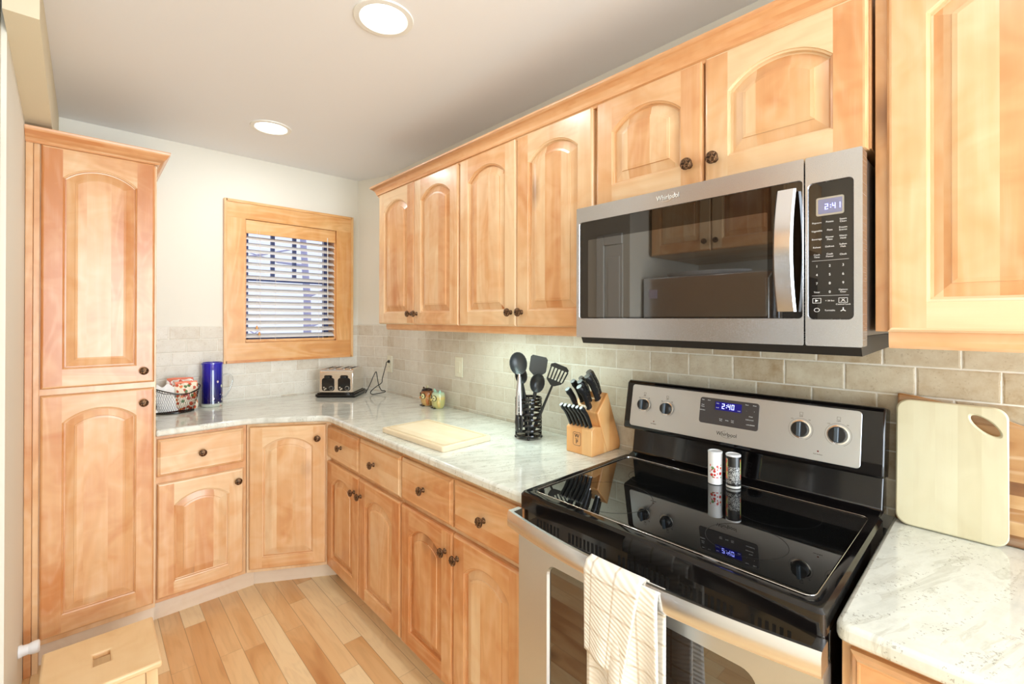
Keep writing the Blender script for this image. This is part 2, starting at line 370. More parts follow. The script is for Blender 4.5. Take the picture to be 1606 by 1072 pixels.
# ------------------------------------------------------------------ room shell
def build_room():
    X0 = -1.765
    b = MB(); b.box((-3.2, -6.2, -.06), (.2, .3, 0)); struct(b.build('floor', FLOOR))
    b = MB(); b.box((-3.2, -6.2, CEIL), (.2, .3, CEIL+.08)); struct(b.build('ceiling', CEILM))
    # far wall with the window opening
    wx0, wx1, wz0, wz1 = -.850, -.265, 1.280, 2.078
    b = MB(); b.box((X0-.1, 0, 0), (wx0, .15, CEIL)); b.box((wx1, 0, 0), (.1, .15, CEIL)); b.box((wx0, 0, 0), (wx1, .15, wz0)); b.box((wx0, 0, wz1), (wx1, .15, CEIL))
    wf = struct(b.build('wall_far', WALL))
    b = MB()
    for x0, x1, z0, z1 in ((-1.36, -.945, .915, 1.392), (-.945, -.165, .915, 1.18), (-.165, -.098, .915, 1.392)):
        b.box((x0, -.010, z0), (x1, -.0005, z1), g=(1, 0, 0))
    b.build('tile_backsplash', TILE, wf, merge=False)
    b = MB(); b.box((0, -6.1, 0), (.12, 0, CEIL)); wr = struct(b.build('wall_right', WALL))
    b = MB()
    b.box((-.010, -3.9, .915), (-.0005, -.287, 1.392), g=(0, 1, 0)); b.box((-.010, -3.09, 1.392), (-.0005, -2.33, 1.42), g=(0, 1, 0))
    b.build('tile_backsplash', TILE, wr, merge=False)
    # narrow angled corner wall between them
    b = MB(); b.prism([(-.10, .0), (0, -.285), (.05, -.285), (.05, .05), (-.10, .05)], 0, CEIL); wc = struct(b.build('wall_corner', WALL))
    d = Vector((.10, -.285, 0)).normalized(); nv = Vector((-d.y, d.x, 0))*-1
    b = MB(); A = Vector((-.102, -.002, 0)); B_ = Vector((-.002, -.287, 0))
    q = [(A.x, A.y), (B_.x, B_.y), (B_.x+nv.x*.009, B_.y+nv.y*.009), (A.x+nv.x*.009, A.y+nv.y*.009)]
    b.prism(q, .915, 1.392, g=tuple(d)); b.build('tile_backsplash', TILE, wc, merge=False)
    # left wall beside the pantry, with a slight step, the soffit above, and the white door casing further on
    b = MB(); b.box((X0-.1, -1.20, 0), (X0, 0, CEIL)); b.box((X0-.1, -1.60, 0), (X0-.012, -1.20, CEIL)); struct(b.build('wall_left', WALL))
    b = MB(); xs = -1.689
    b.prism([(-.0, 2.215), (-.632, 2.221), (-1.316, 2.333), (-1.316, CEIL), (0, CEIL)], X0, xs, axis='x')
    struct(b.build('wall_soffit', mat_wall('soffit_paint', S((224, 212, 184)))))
    b = MB(); b.box((X0-.012, -1.46, 0), (X0+.006, -1.40, 2.0)); b.box((X0-.012, -1.60, 1.93), (X0+.006, -1.46, 2.0))
    struct(b.build('trim_1', WHITE, bevel=.004))
    b = MB(); b.box((X0-.012, -1.60, 0.01), (X0-.004, -1.463, 1.928)); b.box((X0-.004, -1.58, 1.1), (X0, -1.49, 1.85)); struct(b.build('door_1', WHITE, bevel=.003))
    b = MB(); b.box((-2.75, -1.65, 0), (X0-.1, -1.60, CEIL)); b.box((X0-.1, -1.65, 0), (X0-.012, -1.60, CEIL)); struct(b.build('wall_return', WALL))
    b = MB(); b.box((-2.85, -6.1, 0), (-2.75, -1.60, CEIL)); struct(b.build('wall_opposite', WALL))
    # wall behind the camera with an opening invented for the fill light
    b = MB(); b.box((-2.85, -6.1, 0), (-2.4, -6.0, CEIL)); b.box((.25-.0, -6.1, 0), (.12, -6.0, CEIL)); b.box((-2.4, -6.1, 2.35), (.12, -6.0, CEIL)); b.box((-2.4, -6.1, 0), (.12, -6.0, .3))
    struct(b.build('wall_back', WALL))
    # window: casing, jambs, sash, glass
    b = MB()
    cx0, cx1, cz0, cz1, y0 = -.953, -.158, 1.172, 2.170, -.020
    b.box((cx0, y0, cz1-.10), (cx1, 0, cz1), (1, 0, 0), rnd(0, .1, .5)); b.box((cx0, y0, cz0), (cx1, 0, cz0+.113), (1, 0, 0), rnd(0, .3, .6))
    b.box((cx0, y0, cz0+.113), (wx0+.003, 0, cz1-.10), (0, 0, 1), rnd(0, .2, .5)); b.box((wx1-.003, y0, cz0+.113), (cx1, 0, cz1-.10), (0, 0, 1), rnd(0, .4, .7))
    t = .012   # raised backband round the casing
    b.box((cx0-t, y0-.006, cz0-t), (cx0+.004, 0, cz1+t), (0, 0, 1), rnd()); b.box((cx1-.004, y0-.006, cz0-t), (cx1+t, 0, cz1+t), (0, 0, 1), rnd())
    b.box((cx0, y0-.006, cz0-t), (cx1, 0, cz0+.004), (1, 0, 0), rnd()); b.box((cx0, y0-.006, cz1-.004), (cx1, 0, cz1+t), (1, 0, 0), rnd())
    wn = struct(b.build('window_1', PINE, bevel=.002, merge=False))
    b = MB(); j = .012
    b.box((wx0, .0, wz0), (wx0+j, .15, wz1), wd=rnd()); b.box((wx1-j, .0, wz0), (wx1, .15, wz1), wd=rnd())
    b.box((wx0, .0, wz0), (wx1, .15, wz0+j), (1, 0, 0), rnd()); b.box((wx0, .0, wz1-j), (wx1, .15, wz1), (1, 0, 0), rnd())
    b.build('jamb', PINE, wn, merge=False)
    b = MB(); gx0, gx1, gz0, gz1 = wx0+j, wx1-j, wz0+j, wz1-j; f = .035; ys = .105
    b.box((gx0, ys, gz0), (gx0+f, ys+.03, gz1)); b.box((gx1-f, ys, gz0), (gx1, ys+.03, gz1)); b.box((gx0, ys, gz0), (gx1, ys+.03, gz0+f)); b.box((gx0, ys, gz1-f), (gx1, ys+.03, gz1))
    for x in (-.652, -.512): b.box((x-.011, ys+.002, 1.70), (x+.011, ys+.028, gz1))
    b.box((gx0, ys+.002, 1.690), (gx1, ys+.028, 1.712))
    b.build('sash', DARKSASH, wn, merge=False, bevel=.002)
    b = MB(); b.box((gx0+.02, ys+.012, gz0+.02), (gx1-.02, ys+.016, gz1-.02)); b.build('window_pane', GLASS, wn)
build_room()
# ------------------------------------------------------------------ cabinets
def knob_mesh():
    b = MB(); M = Matrix.Rotation(PI/2, 4, 'X')   # axis towards local -y
    b.lathe([(0, 0), (.010, 0), (.0095, .003), (.006, .006), (.005, .013), (.009, .016), (.0155, .018), (.0172, .021), (.0165, .0245), (.012, .0275), (.006, .0292), (0, .0296)], 20, M)
    for i in range(8):   # petals of the rosette
        a = 2*PI*i/8; c = Vector((.0105*math.cos(a), -.0270, .0105*math.sin(a)))
        b.tube([c+Vector((-.004*math.cos(a), -.0012, -.004*math.sin(a))), c, c+Vector((.005*math.cos(a), .0022, .005*math.sin(a)))], [.0014, .0024, .0012], 6)
    return b
KNOB0 = None
def knob(parent, x, z, y=-.02):
    global KNOB0
    if KNOB0 is None: o = knob_mesh().build('knob', BRONZE, parent, smooth=40); KNOB0 = o
    else: o = KNOB0.copy(); col.objects.link(o); o.parent = parent
    o.location = (x, y, z); return o
def edge_ring(b, w, h, t, i0, wds):
    """rounded outer edge; wds: (left,right,bottom,top) wood data"""
    R = [(i0, -t), (i0*.55, -t+.0012), (.0015, -t+.006), (0, -t+.009), (0, 0)]
    for (a, ya), (c, yc) in zip(R, R[1:]):
        for k, (p, q, g) in enumerate((((0, 0), (0, 1), (0, 0, 1)), ((1, 1), (1, 0), (0, 0, 1)), ((1, 0), (0, 0), (1, 0, 0)), ((0, 1), (1, 1), (1, 0, 0)))):
            P = lambda s, d, y: ((w-d) if s[0] else d, y, (h-d) if s[1] else d)
            b.face([P(p, a, ya), P(q, a, ya), P(q, c, yc), P(p, c, yc)], g, wds[k])
    b.face([(0, 0, 0), (0, 0, h), (w, 0, h), (w, 0, 0)], (0, 0, 1), wds[0])
def door_mesh(w, h, sw=.064, lo=.05, hi=.95, top=.062, bot=.062):
    b = MB(); t = .02; i0 = .009
    L, R_, Bt, Tp = rnd(0, lo, hi), rnd(0, lo, hi), rnd(0, lo, hi), rnd(0, lo, hi)
    edge_ring(b, w, h, t, i0, (L, R_, Bt, Tp))
    ox0, ox1, oz0 = sw, w-sw, bot; ow = ox1-ox0
    rise = min(.085, .10*ow+.028); apex = h-top; zs = apex-rise
    Rr = (ow*ow/4+rise*rise)/(2*rise); cx = w/2; cz = apex-Rr; K = 16
    def outline(d):
        P = [(ox0+d, oz0+d), (ox1-d, oz0+d)]
        r = Rr-d
        for i in range(K+1):
            x = ox1-d-(ow-2*d)*i/K; P.append((x, cz+math.sqrt(max(r*r-(x-cx)**2, 0))))
        return P
    o0 = outline(0)
    b.face([(i0, -t, i0), (ox0, -t, i0), (ox0, -t, h-i0), (i0, -t, h-i0)], (0, 0, 1), L)
    b.face([(ox1, -t, i0), (w-i0, -t, i0), (w-i0, -t, h-i0), (ox1, -t, h-i0)], (0, 0, 1), R_)
    b.face([(ox0, -t, i0), (ox1, -t, i0), (ox1, -t, oz0), (ox0, -t, oz0)], (1, 0, 0), Bt)
    arc = o0[2:]
    for (x0, z0), (x1, z1) in zip(arc, arc[1:]): b.face([(x1, -t, z1), (x0, -t, z0), (x0, -t, h-i0), (x1, -t, h-i0)], (1, 0, 0), Tp)
    PW = (random.randint(0, 64)/64, lo+(hi-lo)*random.random(), 1.)
    prof = [(0, -t), (.0012, -t+.0022), (.0055, -t+.0042), (.0062, -t+.0125), (.0105, -t+.013), (.037, -t+.0055), (.0378, -t+.0025), (.046, -t+.001)]
    loops = [(outline(d), y) for d, y in prof]
    n = len(o0)
    for li, ((A, ya), (C, yc)) in enumerate(zip(loops, loops[1:])):
        for i in range(n):
            j = (i+1) % n
            if li < 4: g, wd = ((1, 0, 0), Bt) if i == 0 else (((0, 0, 1), R_) if i == 1 else (((0, 0, 1), L) if i == n-1 else ((1, 0, 0), Tp)))
            else: g, wd = (0, 0, 1), PW
            b.face([(A[i][0], ya, A[i][1]), (A[j][0], ya, A[j][1]), (C[j][0], yc, C[j][1]), (C[i][0], yc, C[i][1])], g, wd)
    C, yc = loops[-1]
    b.face([(x, yc, z) for x, z in C], (0, 0, 1), PW)
    return b
def drawer_mesh(w, h, lo=.1, hi=.9):
    b = MB(); t = .02; W_ = (random.randint(0, 64)/64, lo+(hi-lo)*random.random(), 1.)
    R = [(.016, -t+.0005), (.014, -t), (.0115, -t), (.009, -t+.003), (.004, -t+.005), (0, -t+.009), (0, 0)]
    for (a, ya), (c, yc) in zip(R, R[1:]):
        for p, q in (((0, 0), (0, 1)), ((1, 1), (1, 0)), ((1, 0), (0, 0)), ((0, 1), (1, 1))):
            P = lambda s, d, y: ((w-d) if s[0] else d, y, (h-d) if s[1] else d)
            b.face([P(p, a, ya), P(q, a, ya), P(q, c, yc), P(p, c, yc)], (1, 0, 0), W_)
    b.face([(.016, -t+.0005, .016), (w-.016, -t+.0005, .016), (w-.016, -t+.0005, h-.016), (.016, -t+.0005, h-.016)], (1, 0, 0), W_)
    b.face([(0, 0, 0), (0, 0, h), (w, 0, h), (w, 0, 0)], (1, 0, 0), W_)
    return b
def cabinet(name, label, loc, rz, w, z0, z1, depth, doors=(), drawers=(), kick=None, lo=.05, hi=.95, group=None, body_poly=None, cat='cabinet', x0=0.):
    """local frame: x to the right seen from the front, -y to the viewer, origin on the floor or at the box base"""
    t = empty(name, label, cat, loc, rz, group)
    b = MB()
    if body_poly: b.prism(body_poly, z0, z1, wd=rnd(0, .2, .6))
    else: b.box((x0, 0, z0), (w, depth, z1), wd=rnd(0, .2, .6))
    b.build('body', WOOD, t, bevel=.0015)
    for d in doors:
        x0_, x1_, a, c, kx, kz = d[:6]
        o = door_mesh(x1_-x0_, c-a, lo=lo, hi=hi, **(d[6] if len(d) > 6 else {})).build('door', WOOD, t, loc=(x0_, 0, a), merge=False)
        if kx is not None: knob(o, kx-x0_, kz-a)
    for d in drawers:
        x0_, x1_, a, c, kx, kz = d
        o = drawer_mesh(x1_-x0_, c-a, lo, hi).build('drawer', WOOD, t, loc=(x0_, 0, a), merge=False)
        if kx is not None: knob(o, kx-x0_, kz-a, -.0195)
    if kick:
        b = MB(); b.box(kick[0], kick[1], (1, 0, 0), rnd(0, 0, .4)); b.build('toe_kick', KICK, t)
    return t
RW = -PI/2   # fronts on the range wall look to world -x, local x runs to world -y
CZ, CT = .920, .888   # counter top and underside
def build_cabinets():
    # pantry: local origin at its left front box edge
    t = cabinet('pantry_cabinet', 'tall pantry cabinet with two stacked arched doors at the left wall', (-1.764, -.610, 0), 0, .418, .105, 2.150, .590,
                doors=[(.044, .411, 1.148, 2.146, .372, 1.202, dict(top=.072, bot=.078)), (.044, .411, .130, 1.122, .372, 1.058, dict(top=.066, bot=.078))], kick=((.0, .05, 0), (.418, .065, .105)), lo=.5, hi=.9)
    b = MB(); b.box((.0, -.012, 0), (.022, .05, 2.15), wd=rnd(0, .5, .9)); b.box((.023, -.008, 0), (.041, .05, 2.15), wd=rnd(0, .5, .9)); b.build('filler_strip', WOOD, t, bevel=.0015)
    prof = [(.0, 0), (.006, .0), (.010, .006), (.012, .012), (.020, .016), (.032, .026), (.040, .040), (.046, .046), (.046, .056), (0, .056)]
    b = MB(); b.sweep(prof, [(0, -.012, 2.145), (.418, -.012, 2.145), (.418, .585, 2.145)], [(0, -1, 0), (1, -1, 0), (1, 0, 0)], wd=rnd(0, .6, .8))
    b.build('crown_molding', CROWN, t, smooth=50)
    # left base cabinet
    cabinet('base_cabinet', 'pale base cabinet with one drawer and one door next to the pantry', (-1.345, -.580, 0), 0, .378, .105, CT, .57,
            doors=[(.006, .362, .125, .664, .335, .606)], drawers=[(.006, .362, .696, .872, .182, .782)], kick=((0, .06, 0), (.43, .075, .105)), lo=.0, hi=.5)
    # diagonal corner cabinet
    Lp, Rp = Vector((-.965, -.580)), Vector((-.607, -.790)); dv = Rp-Lp; ln = dv.length; ang = math.atan2(dv.y, dv.x)
    inv = Matrix.Rotation(-ang, 2)
    pl = [inv @ (Vector(p)-Lp) for p in ((-.965, -.580), (-.607, -.790), (-.02, -.772), (-.02, -.30), (-.11, -.02), (-.965, -.02))]
    t = cabinet('corner_base_cabinet', 'angled corner base cabinet with a single full height door', (Lp.x, Lp.y, 0), ang, ln, .105, CT, .4,
                doors=[(.016, ln-.022, .125, .872, ln-.062, .800)], body_poly=[tuple(p) for p in pl], lo=.2, hi=.6)
    b = MB(); b.box((.004, .085, 0), (ln+.02, .10, .105), (1, 0, 0), rnd(0, 0, .3)); b.build('toe_kick', KICK, t)
    # range-wall base cabinets; local x = distance towards the camera
    def run(label, ya, yb, kx):
        w = ya-yb; m = w/2
        cabinet('base_cabinet', label, (-.605, ya, 0), RW, w, .105, CT, .59,
                doors=[(.005, m-.003, .105, .672, kx[2], .594), (m+.003, w-.005, .105, .672, kx[3], .594)],
                drawers=[(.004, m-.006, .690, .862, kx[0], .775), (m+.006, w-.004, .690, .864, kx[1], .775)], kick=((0, .06, 0), (w, .075, .105)), lo=.5, hi=1.,  # wood tones held to the orange end to paint in the dimmer light
                group=None)
    run('shade-toned orange base cabinet of two doors under two drawers beside the corner cabinet', -.776, -1.572, (.19, .556, .352, .424))
    run('shade-toned orange base cabinet of two doors under two drawers beside the stove', -1.574, -2.312, (.177, .545, .325, .40))
    cabinet('base_cabinet', 'base cabinet right of the stove, mostly below the frame', (-.605, -3.090, 0), RW, .62, .105, CT, .59,
            doors=[(.014, .60, .105, .672, .06, .594)], drawers=[(.014, .60, .690, .870, .30, .775)], kick=((0, .06, 0), (.62, .075, .105)), lo=.5, hi=.9)
    # wall cabinets
    zb, zt = 1.408, 2.166
    g1 = dict(lo=.0, hi=.55)
    def upper(label, ya, yb, dz0=zb, k=1.465, bz=None, ks=(.0, .0), dep=.298):
        w = ya-yb; m = w/2
        return cabinet('wall_cabinet', label, (-.305, ya, 0), RW, w, bz or dz0+.004, zt+.01, dep,
                doors=[(.003, m-.002, dz0, zt, m-.030+ks[0], k), (m+.002, w-.004, dz0, zt, m+.032+ks[1], k)], **g1)
    upper('wall cabinet of two tall arched doors at the far end by the window', -.777, -1.567)
    upper('wall cabinet of two tall arched doors directly left of the microwave', -1.571, -2.338)
    upper('short wall cabinet with two arched doors above the microwave', -2.344, -3.086, 1.815, 1.877, ks=(-.01, .0))
    t = cabinet('wall_cabinet', 'wall cabinet with one wide arched door right of the microwave', (-.305, -3.092, 0), RW, .60, 1.412, 2.30, .298,
                doors=[(.022, .57, 1.412, 2.20, .53, 1.465)], lo=.0, hi=.4)
    # crown along the range wall, returning to the wall at the far end
    prof = [(.0, -.008), (.016, -.008), (.018, 0), (.025, .002), (.026, .008), (.029, .016), (.036, .026), (.047, .034), (.053, .036), (.058, .038), (.060, .044), (.058, .050), (0, .052)]
    b = MB(); b.sweep(prof, [(-.001, -.777, 2.162), (-.305, -.777, 2.162), (-.305, -3.086, 2.162)], [(0, .6, 0), (-1, .6, 0), (-1, 0, 0)], wd=(.3, .45, 0))
    tag(b.build('crown_molding', CROWN, smooth=50), 'long crown molding running along the top of the wall cabinets', 'molding')
    def rail(ya, yb, label, z=1.412):
        b = MB(); x = -.302
        pr = [(0, 0), (0, -.036), (.006, -.036), (.012, -.030), (.014, -.020), (.014, 0)]
        b.sweep(pr, [(x+.01, ya, z), (x+.01, yb, z)], [(-1, 0, 0), (-1, 0, 0)], wd=rnd(0, .3, .5))
        tag(b.build('light_rail', CROWN, smooth=40), label, 'molding')
    rail(-.84, -2.335, 'wooden light rail under the tall wall cabinets by the window')
    rail(-3.115, -3.69, 'wooden light rail under the wall cabinet right of the microwave', 1.412)
build_cabinets()
def build_counters():
    yl = -.612
    P = [(-1.345, -.012), (-1.345, yl), (-.968, yl), (-.640, -.812), (-.640, -2.314), (-.012, -2.314), (-.012, -.292), (-.112, -.012)]
    # round the two inner corners a little
    def soften(P, idx, r=.05):
        out = []
        for i, p in enumerate(P):
            if i in idx:
                p = Vector(p); a = (Vector(P[i-1])-p).normalized(); c = (Vector(P[(i+1) % len(P)])-p).normalized()
                A, C = p+a*r, p+c*r
                for k in range(5):
                    t = k/4; out.append(tuple(A*(1-t)**2+p*2*t*(1-t)+C*t*t))
            else: out.append(p)
        return out
    b = MB(); b.prism(soften(P, (2, 3)), CT, CZ)
    tag(b.build('countertop', GRANITE, bevel=.009, seg=3, smooth=40), 'long pale granite countertop wrapping from the pantry round the corner to the stove', 'countertop')
    P = [(-.012, -3.086), (-.640, -3.086), (-.640, -3.80), (-.012, -3.80)]
    b = MB(); b.prism(soften(P, (1,), .02), CT, CZ)
    tag(b.build('countertop', GRANITE, bevel=.009, seg=3, smooth=40), 'pale granite countertop section right of the stove', 'countertop')
build_counters()
# ------------------------------------------------------------------ stove
def seg_digits(b, s, x, z, h, y, mirror=False):
    """seven-segment digits centred at x,z on the plane y (front to local -y)"""
    SEG = {'0': 'abcdef', '1': 'bc', '2': 'abged', '4': 'fgbc', '3': 'abgcd'}
    w = h*.5; t = h*.13; adv = w*1.42
    tot = sum(adv if c != ':' else adv*.5 for c in s); cx = x-tot/2
    for c in s:
        if c == ':':
            for dz in (-.2, .2): b.box((cx+adv*.12, y-.0006, z+dz*h-t/2), (cx+adv*.12+t, y, z+dz*h+t/2))
            cx += adv*.5; continue
        x0, x1, z0, z1 = cx, cx+w, z-h/2, z+h/2
        R = {'a': (x0, x1, z1-t, z1), 'd': (x0, x1, z0, z0+t), 'g': (x0, x1, z-t/2, z+t/2), 'f': (x0, x0+t, z, z1), 'b': (x1-t, x1, z, z1), 'e': (x0, x0+t, z0, z), 'c': (x1-t, x1, z0, z)}
        for k in SEG[c]:
            a0, a1, b0, b1 = R[k]; g = t*.15
            b.box((a0+g, y-.0006, b0+g), (a1-g, y, b1-g))
        cx += adv
def shear_panel(tilt, x, y, z):  # local frame of the leaning control panel
    return Matrix.Translation((x, y, z)) @ Matrix.Rotation(tilt, 4, 'X')
def build_range():
    # local: origin on the floor at the left front corner of the body, x to the right, y into the wall
    W = .754; FX = -.640
    t = empty('range', 'black and stainless steel electric range with glass cooktop between the counters', 'stove', (FX, -2.3235, 0), RW)
    D = .615
    b = MB(); b.box((.003, .03, .02), (W-.003, D, .885)); b.box((.04, .06, 0), (W-.04, D-.05, .02)); b.build('body', BLACKE, t, bevel=.003)
    # cooktop: raised rim frame and glass
    b = MB()
    O = rrect(0, W, -.018, D-.075, .012, 3); I = rrect(.028, W-.028, .022, D-.105, .018, 3)
    def ring(A, za, C, zc):
        n = len(A)
        for i in range(n):
            j = (i+1) % n; b.face([(A[i][0], A[i][1], za), (A[j][0], A[j][1], za), (C[j][0], C[j][1], zc), (C[i][0], C[i][1], zc)])
    O2 = rrect(.006, W-.006, -.012, D-.079, .010, 3); I2 = rrect(.022, W-.022, .014, D-.099, .020, 3)
    ring(O, .893, O, .930); ring(O, .930, O2, .9375); ring(O2, .9375, I2, .9375); ring(I2, .9375, I, .9345)
    b.face([(x, y, .893) for x, y in O][::-1])
    ck = b.build('cooktop', BLACKE, t, smooth=35)
    b = MB(); b.face([(x, y, .9346) for x, y in I]); b.face([(x, y, .933) for x, y in I][::-1]); b.build('glass_surface', BLACKG, ck)
    b = MB(); P = [(x, y, .9362) for x, y in rrect(.025, W-.025, .018, D-.102, .019, 4)]; b.tube(P, .0012, 6, closed=True); b.build('trim_line', CHROME, ck, smooth=60)
    # printed burner outlines on the glass
    for cx, cy, r in ((.20, .15, .115), (.56, .16, .085), (.20, .38, .075), (.55, .385, .105)):
        b = MB(); b.lathe([(r-.0008, 0), (r+.0008, 0)], 48); b.build('burner_ring', plain('ring_print', (.02, .02, .02), .2), ck, loc=(cx, cy, .9349))
    # front vent trim under the cooktop
    b = MB(); b.box((.004, -.006, .838), (W-.004, .03, .892)); vt = b.build('vent_trim', BLACKE, t, bevel=.006)
    slotm = plain('slot_black', (0, 0, 0), .9)
    for c0, c1 in ((.06, .145), (.175, .30), (.33, .46), (.49, .60), (.63, .70)):
        x = c0; b = MB()
        while x < c1: b.box((x, -.0068, .846), (x+.0062, -.0055, .872)); x += .0125
        b.build('vent_grille', slotm, vt, merge=False)
    # oven door with window
    z0, z1 = .175, .832; b = MB(); b.mi = 0
    wx0, wx1, wz0, wz1 = .112, W-.108, .335, .772
    O = rrect(.002, W-.002, z0, z1, .008, 6); I = rrect(wx0, wx1, wz0, wz1, .030, 6)
    n = len(O)
    for y, rev in ((-.022, 0),):
        for i in range(n):
            j = (i+1) % n; b.face([(O[i][0], y, O[i][1]), (O[j][0], y, O[j][1]), (I[j][0], y, I[j][1]), (I[i][0], y, I[i][1])], (1, 0, 0))
    I2 = rrect(wx0+.004, wx1-.004, wz0+.004, wz1-.004, .027, 6)
    for i in range(n):
        j = (i+1) % n
        b.face([(O[i][0], .028, O[i][1]), (O[j][0], .028, O[j][1]), (O[j][0], -.022, O[j][1]), (O[i][0], -.022, O[i][1])])
        b.face([(I[i][0], -.022, I[i][1]), (I[j][0], -.022, I[j][1]), (I2[j][0], -.014, I2[j][1]), (I2[i][0], -.014, I2[i][1])])
    b.face([(x, .028, z) for x, z in O])
    dr = b.build('oven_door', STEELL, t)
    b = MB(); b.prism([(x, z) for x, z in rrect(wx0+.003, wx1-.003, wz0+.003, wz1-.003, .028, 6)], -.0135, -.008, axis='y'); b.build('oven_window', DARKG, dr)
    b = MB(); b.box((.002, -.018, .03), (W-.002, .028, .168)); b.build('storage_drawer', STEELL, t, bevel=.004)
    # bowed flat handle
    b = MB(); K = 24; x0, x1 = -.004, W+.004
    def bow(x): q = (x-x0)/(x1-x0)*2-1; return -.062-.040*(1-q*q)
    hz0, hz1 = .848, .892
    for i in range(K):
        xa, xb = x0+(x1-x0)*i/K, x0+(x1-x0)*(i+1)/K
        def sec(x):
            y = bow(x); return [(x, y+.010, hz0), (x, y+.002, hz0), (x, y, hz0+.006), (x, y, hz1-.008), (x, y+.004, hz1), (x, y+.012, hz1)]
        A, C = sec(xa), sec(xb)
        for k in range(6): b.face([A[k], C[k], C[(k+1) % 6], A[(k+1) % 6]], (1, 0, 0))
    b.face(sec(x0)); b.face(sec(x1)[::-1])
    for x in (-.0035, W-.0125): b.box((x, -.058, .8485), (x+.016, -.018, .8915))
    b.build('handle', mat_steel('handle_steel', (.70, .70, .70), .22, axis='x', st=.05), dr, smooth=40)
    # lower back riser and backguard
    b = MB(); b.prism([(D-.100, .934), (D-.055, .945), (D-.040, 1.030), (D-.010, 1.045), (D-.002, 1.045), (D-.002, .934)], .010, W-.004, axis='x'); b.build('back_riser', BLACKE, t, bevel=.006)
    tilt = -.19
    b = MB(); H = .178
    prof = [(0, 0), (-.004, .008), (-.004, H-.012), (.006, H), (.065, H), (.065, 0)]
    b.prism([(a, c) for a, c in prof], .0, W+.004, axis='x')
    bgM = empty_part('backguard', t, b, BLACKE, (0, D-.096, 1.038), tilt, bevel=.005)
    # steel control fascia
    b = MB(); b.prism(rrect(.026, W-.044, .014, H-.016, .010, 4), -.0065, -.003, axis='y'); fa = b.build('control_fascia', STEELL, bgM, bevel=.001)
    def kn(x, z, r=.0185):
        b = MB(); M = Matrix.Rotation(PI/2, 4, 'X')
        b.lathe([(r*1.22, 0), (r*1.22, .0015), (r*1.05, .002)], 32, M)
        sk = b.build('knob_skirt', CHROME, fa, loc=(x, -.0065, z), smooth=30)
        b = MB(); b.lathe([(r, .002), (r, .014), (r*.93, .018), (0, .0185)], 32, M)
        k = b.build('control_knob', BLACKP, fa, loc=(x, -.0065, z), smooth=35)
        b = MB(); b.box((-r*.24, -.026, -r*.95), (r*.24, -.016, r*.95)); b.build('grip', plain('knob_grip', S((74, 84, 92)), .18), k, bevel=.002)
        # printed scale
        b = MB(); n_ = 40; R = r*1.42
        for i in range(n_):
            a0 = -PI/2+.45+(2*PI-.9)*i/n_; a1 = a0+(2*PI-.9)/n_
            b.face([(x+(R+s)*math.cos(a), -.0068, z+(R+s)*math.sin(a)) for a, s in ((a0, 0), (a1, 0), (a1, .0005), (a0, .0005))])
        b.build('knob_scale', INK, fa)
        for a, s in ((PI*.30, 'HI'), (PI*.72, 'LO')):
            text('scale_mark', s, .0048, INK, fa, facing(x+R*1.16*math.cos(a), -.0067, z+R*1.16*math.sin(a)))
        text('off_mark', 'OFF', .0052, INK, fa, facing(x, -.0067, z+R+.006))
        b = MB(); b.box((x-.004, -.0069, z+R+.010), (x+.004, -.0066, z+R+.0105)); b.box((x-.004, -.0069, z+R+.017), (x+.004, -.0066, z+R+.0175)); b.box((x-.004, -.0069, z+R+.010), (x-.0035, -.0066, z+R+.0175)); b.box((x+.0035, -.0069, z+R+.010), (x+.004, -.0066, z+R+.0175)); b.build('burner_symbol', INK, fa)
    for x, z in ((.078, .093), (.166, .091)): kn(x, z)
    for x, z in ((.572, .092), (.660, .092)): kn(x, z, .021)
    for x in (.122, .616):
        b = MB(); b.lathe([(0, 0), (.0022, 0)], 12, Matrix.Rotation(PI/2, 4, 'X')); b.build('indicator_light', plain('indicator_red', (.15, .01, .01), .3), fa, loc=(x, -.0068, .040))
        text('hot_mark', 'Hot Surface', .0045, INK, fa, facing(x, -.0067, .032))
    # clock panel
    b = MB(); b.prism(rrect(.282, .462, .065, .147, .008, 4), -.0078, -.006, axis='y'); cp = b.build('clock_panel', PANELG, fa, bevel=.0006)
    b = MB(); b.box((.332, -.0085, .112), (.412, -.0078, .138)); b.build('display', DIGITBG, cp)
    b = MB(); seg_digits(b, '2:40', .373, .1255, .0165, -.0086); b.build('clock_digits', DIGIT, cp)
    for x, z, s in ((.292, .139, 'Bake'), (.311, .139, 'Broil'), (.292, .123, 'Keep'), (.292, .117, 'Warm'), (.292, .106, 'Self Clean'), (.352, .085, 'Cook'), (.352, .080, 'Time'), (.371, .083, 'Delay'), (.388, .085, 'Start'), (.388, .080, 'Time'),
                    (.427, .139, 'Timer'), (.449, .139, 'Clock'), (.427, .121, '-'), (.449, .121, '+'), (.440, .105, 'Oven'), (.437, .095, 'Hold to Lock'), (.447, .080, 'START'), (.436, .080, 'CANCEL'), (.339, .1325, 'Bake'), (.339, .119, 'Broil'), (.405, .117, 'Lock')):
        text('panel_label', s, .0042 if s != 'Oven' else .005, LABEL, cp, facing(x, -.0088, z))
    text('brand_name', 'Whirlpool', .0165, INK, fa, facing(.372, -.0068, .040), sx=.9)
    b = MB(); b.tube([(.372+.019*math.cos(a), -.0069, .040+.0105*math.sin(a)) for a in [PI*.55+PI*1.3*k/16 for k in range(17)]], .0003, 4); b.build('brand_swirl', INK, fa)
    return t
def empty_part(name, parent, b, mat, loc, tilt, bevel=0):
    return b.build(name, mat, parent, loc=loc, rot=(tilt, 0, 0), bevel=bevel)
build_range()
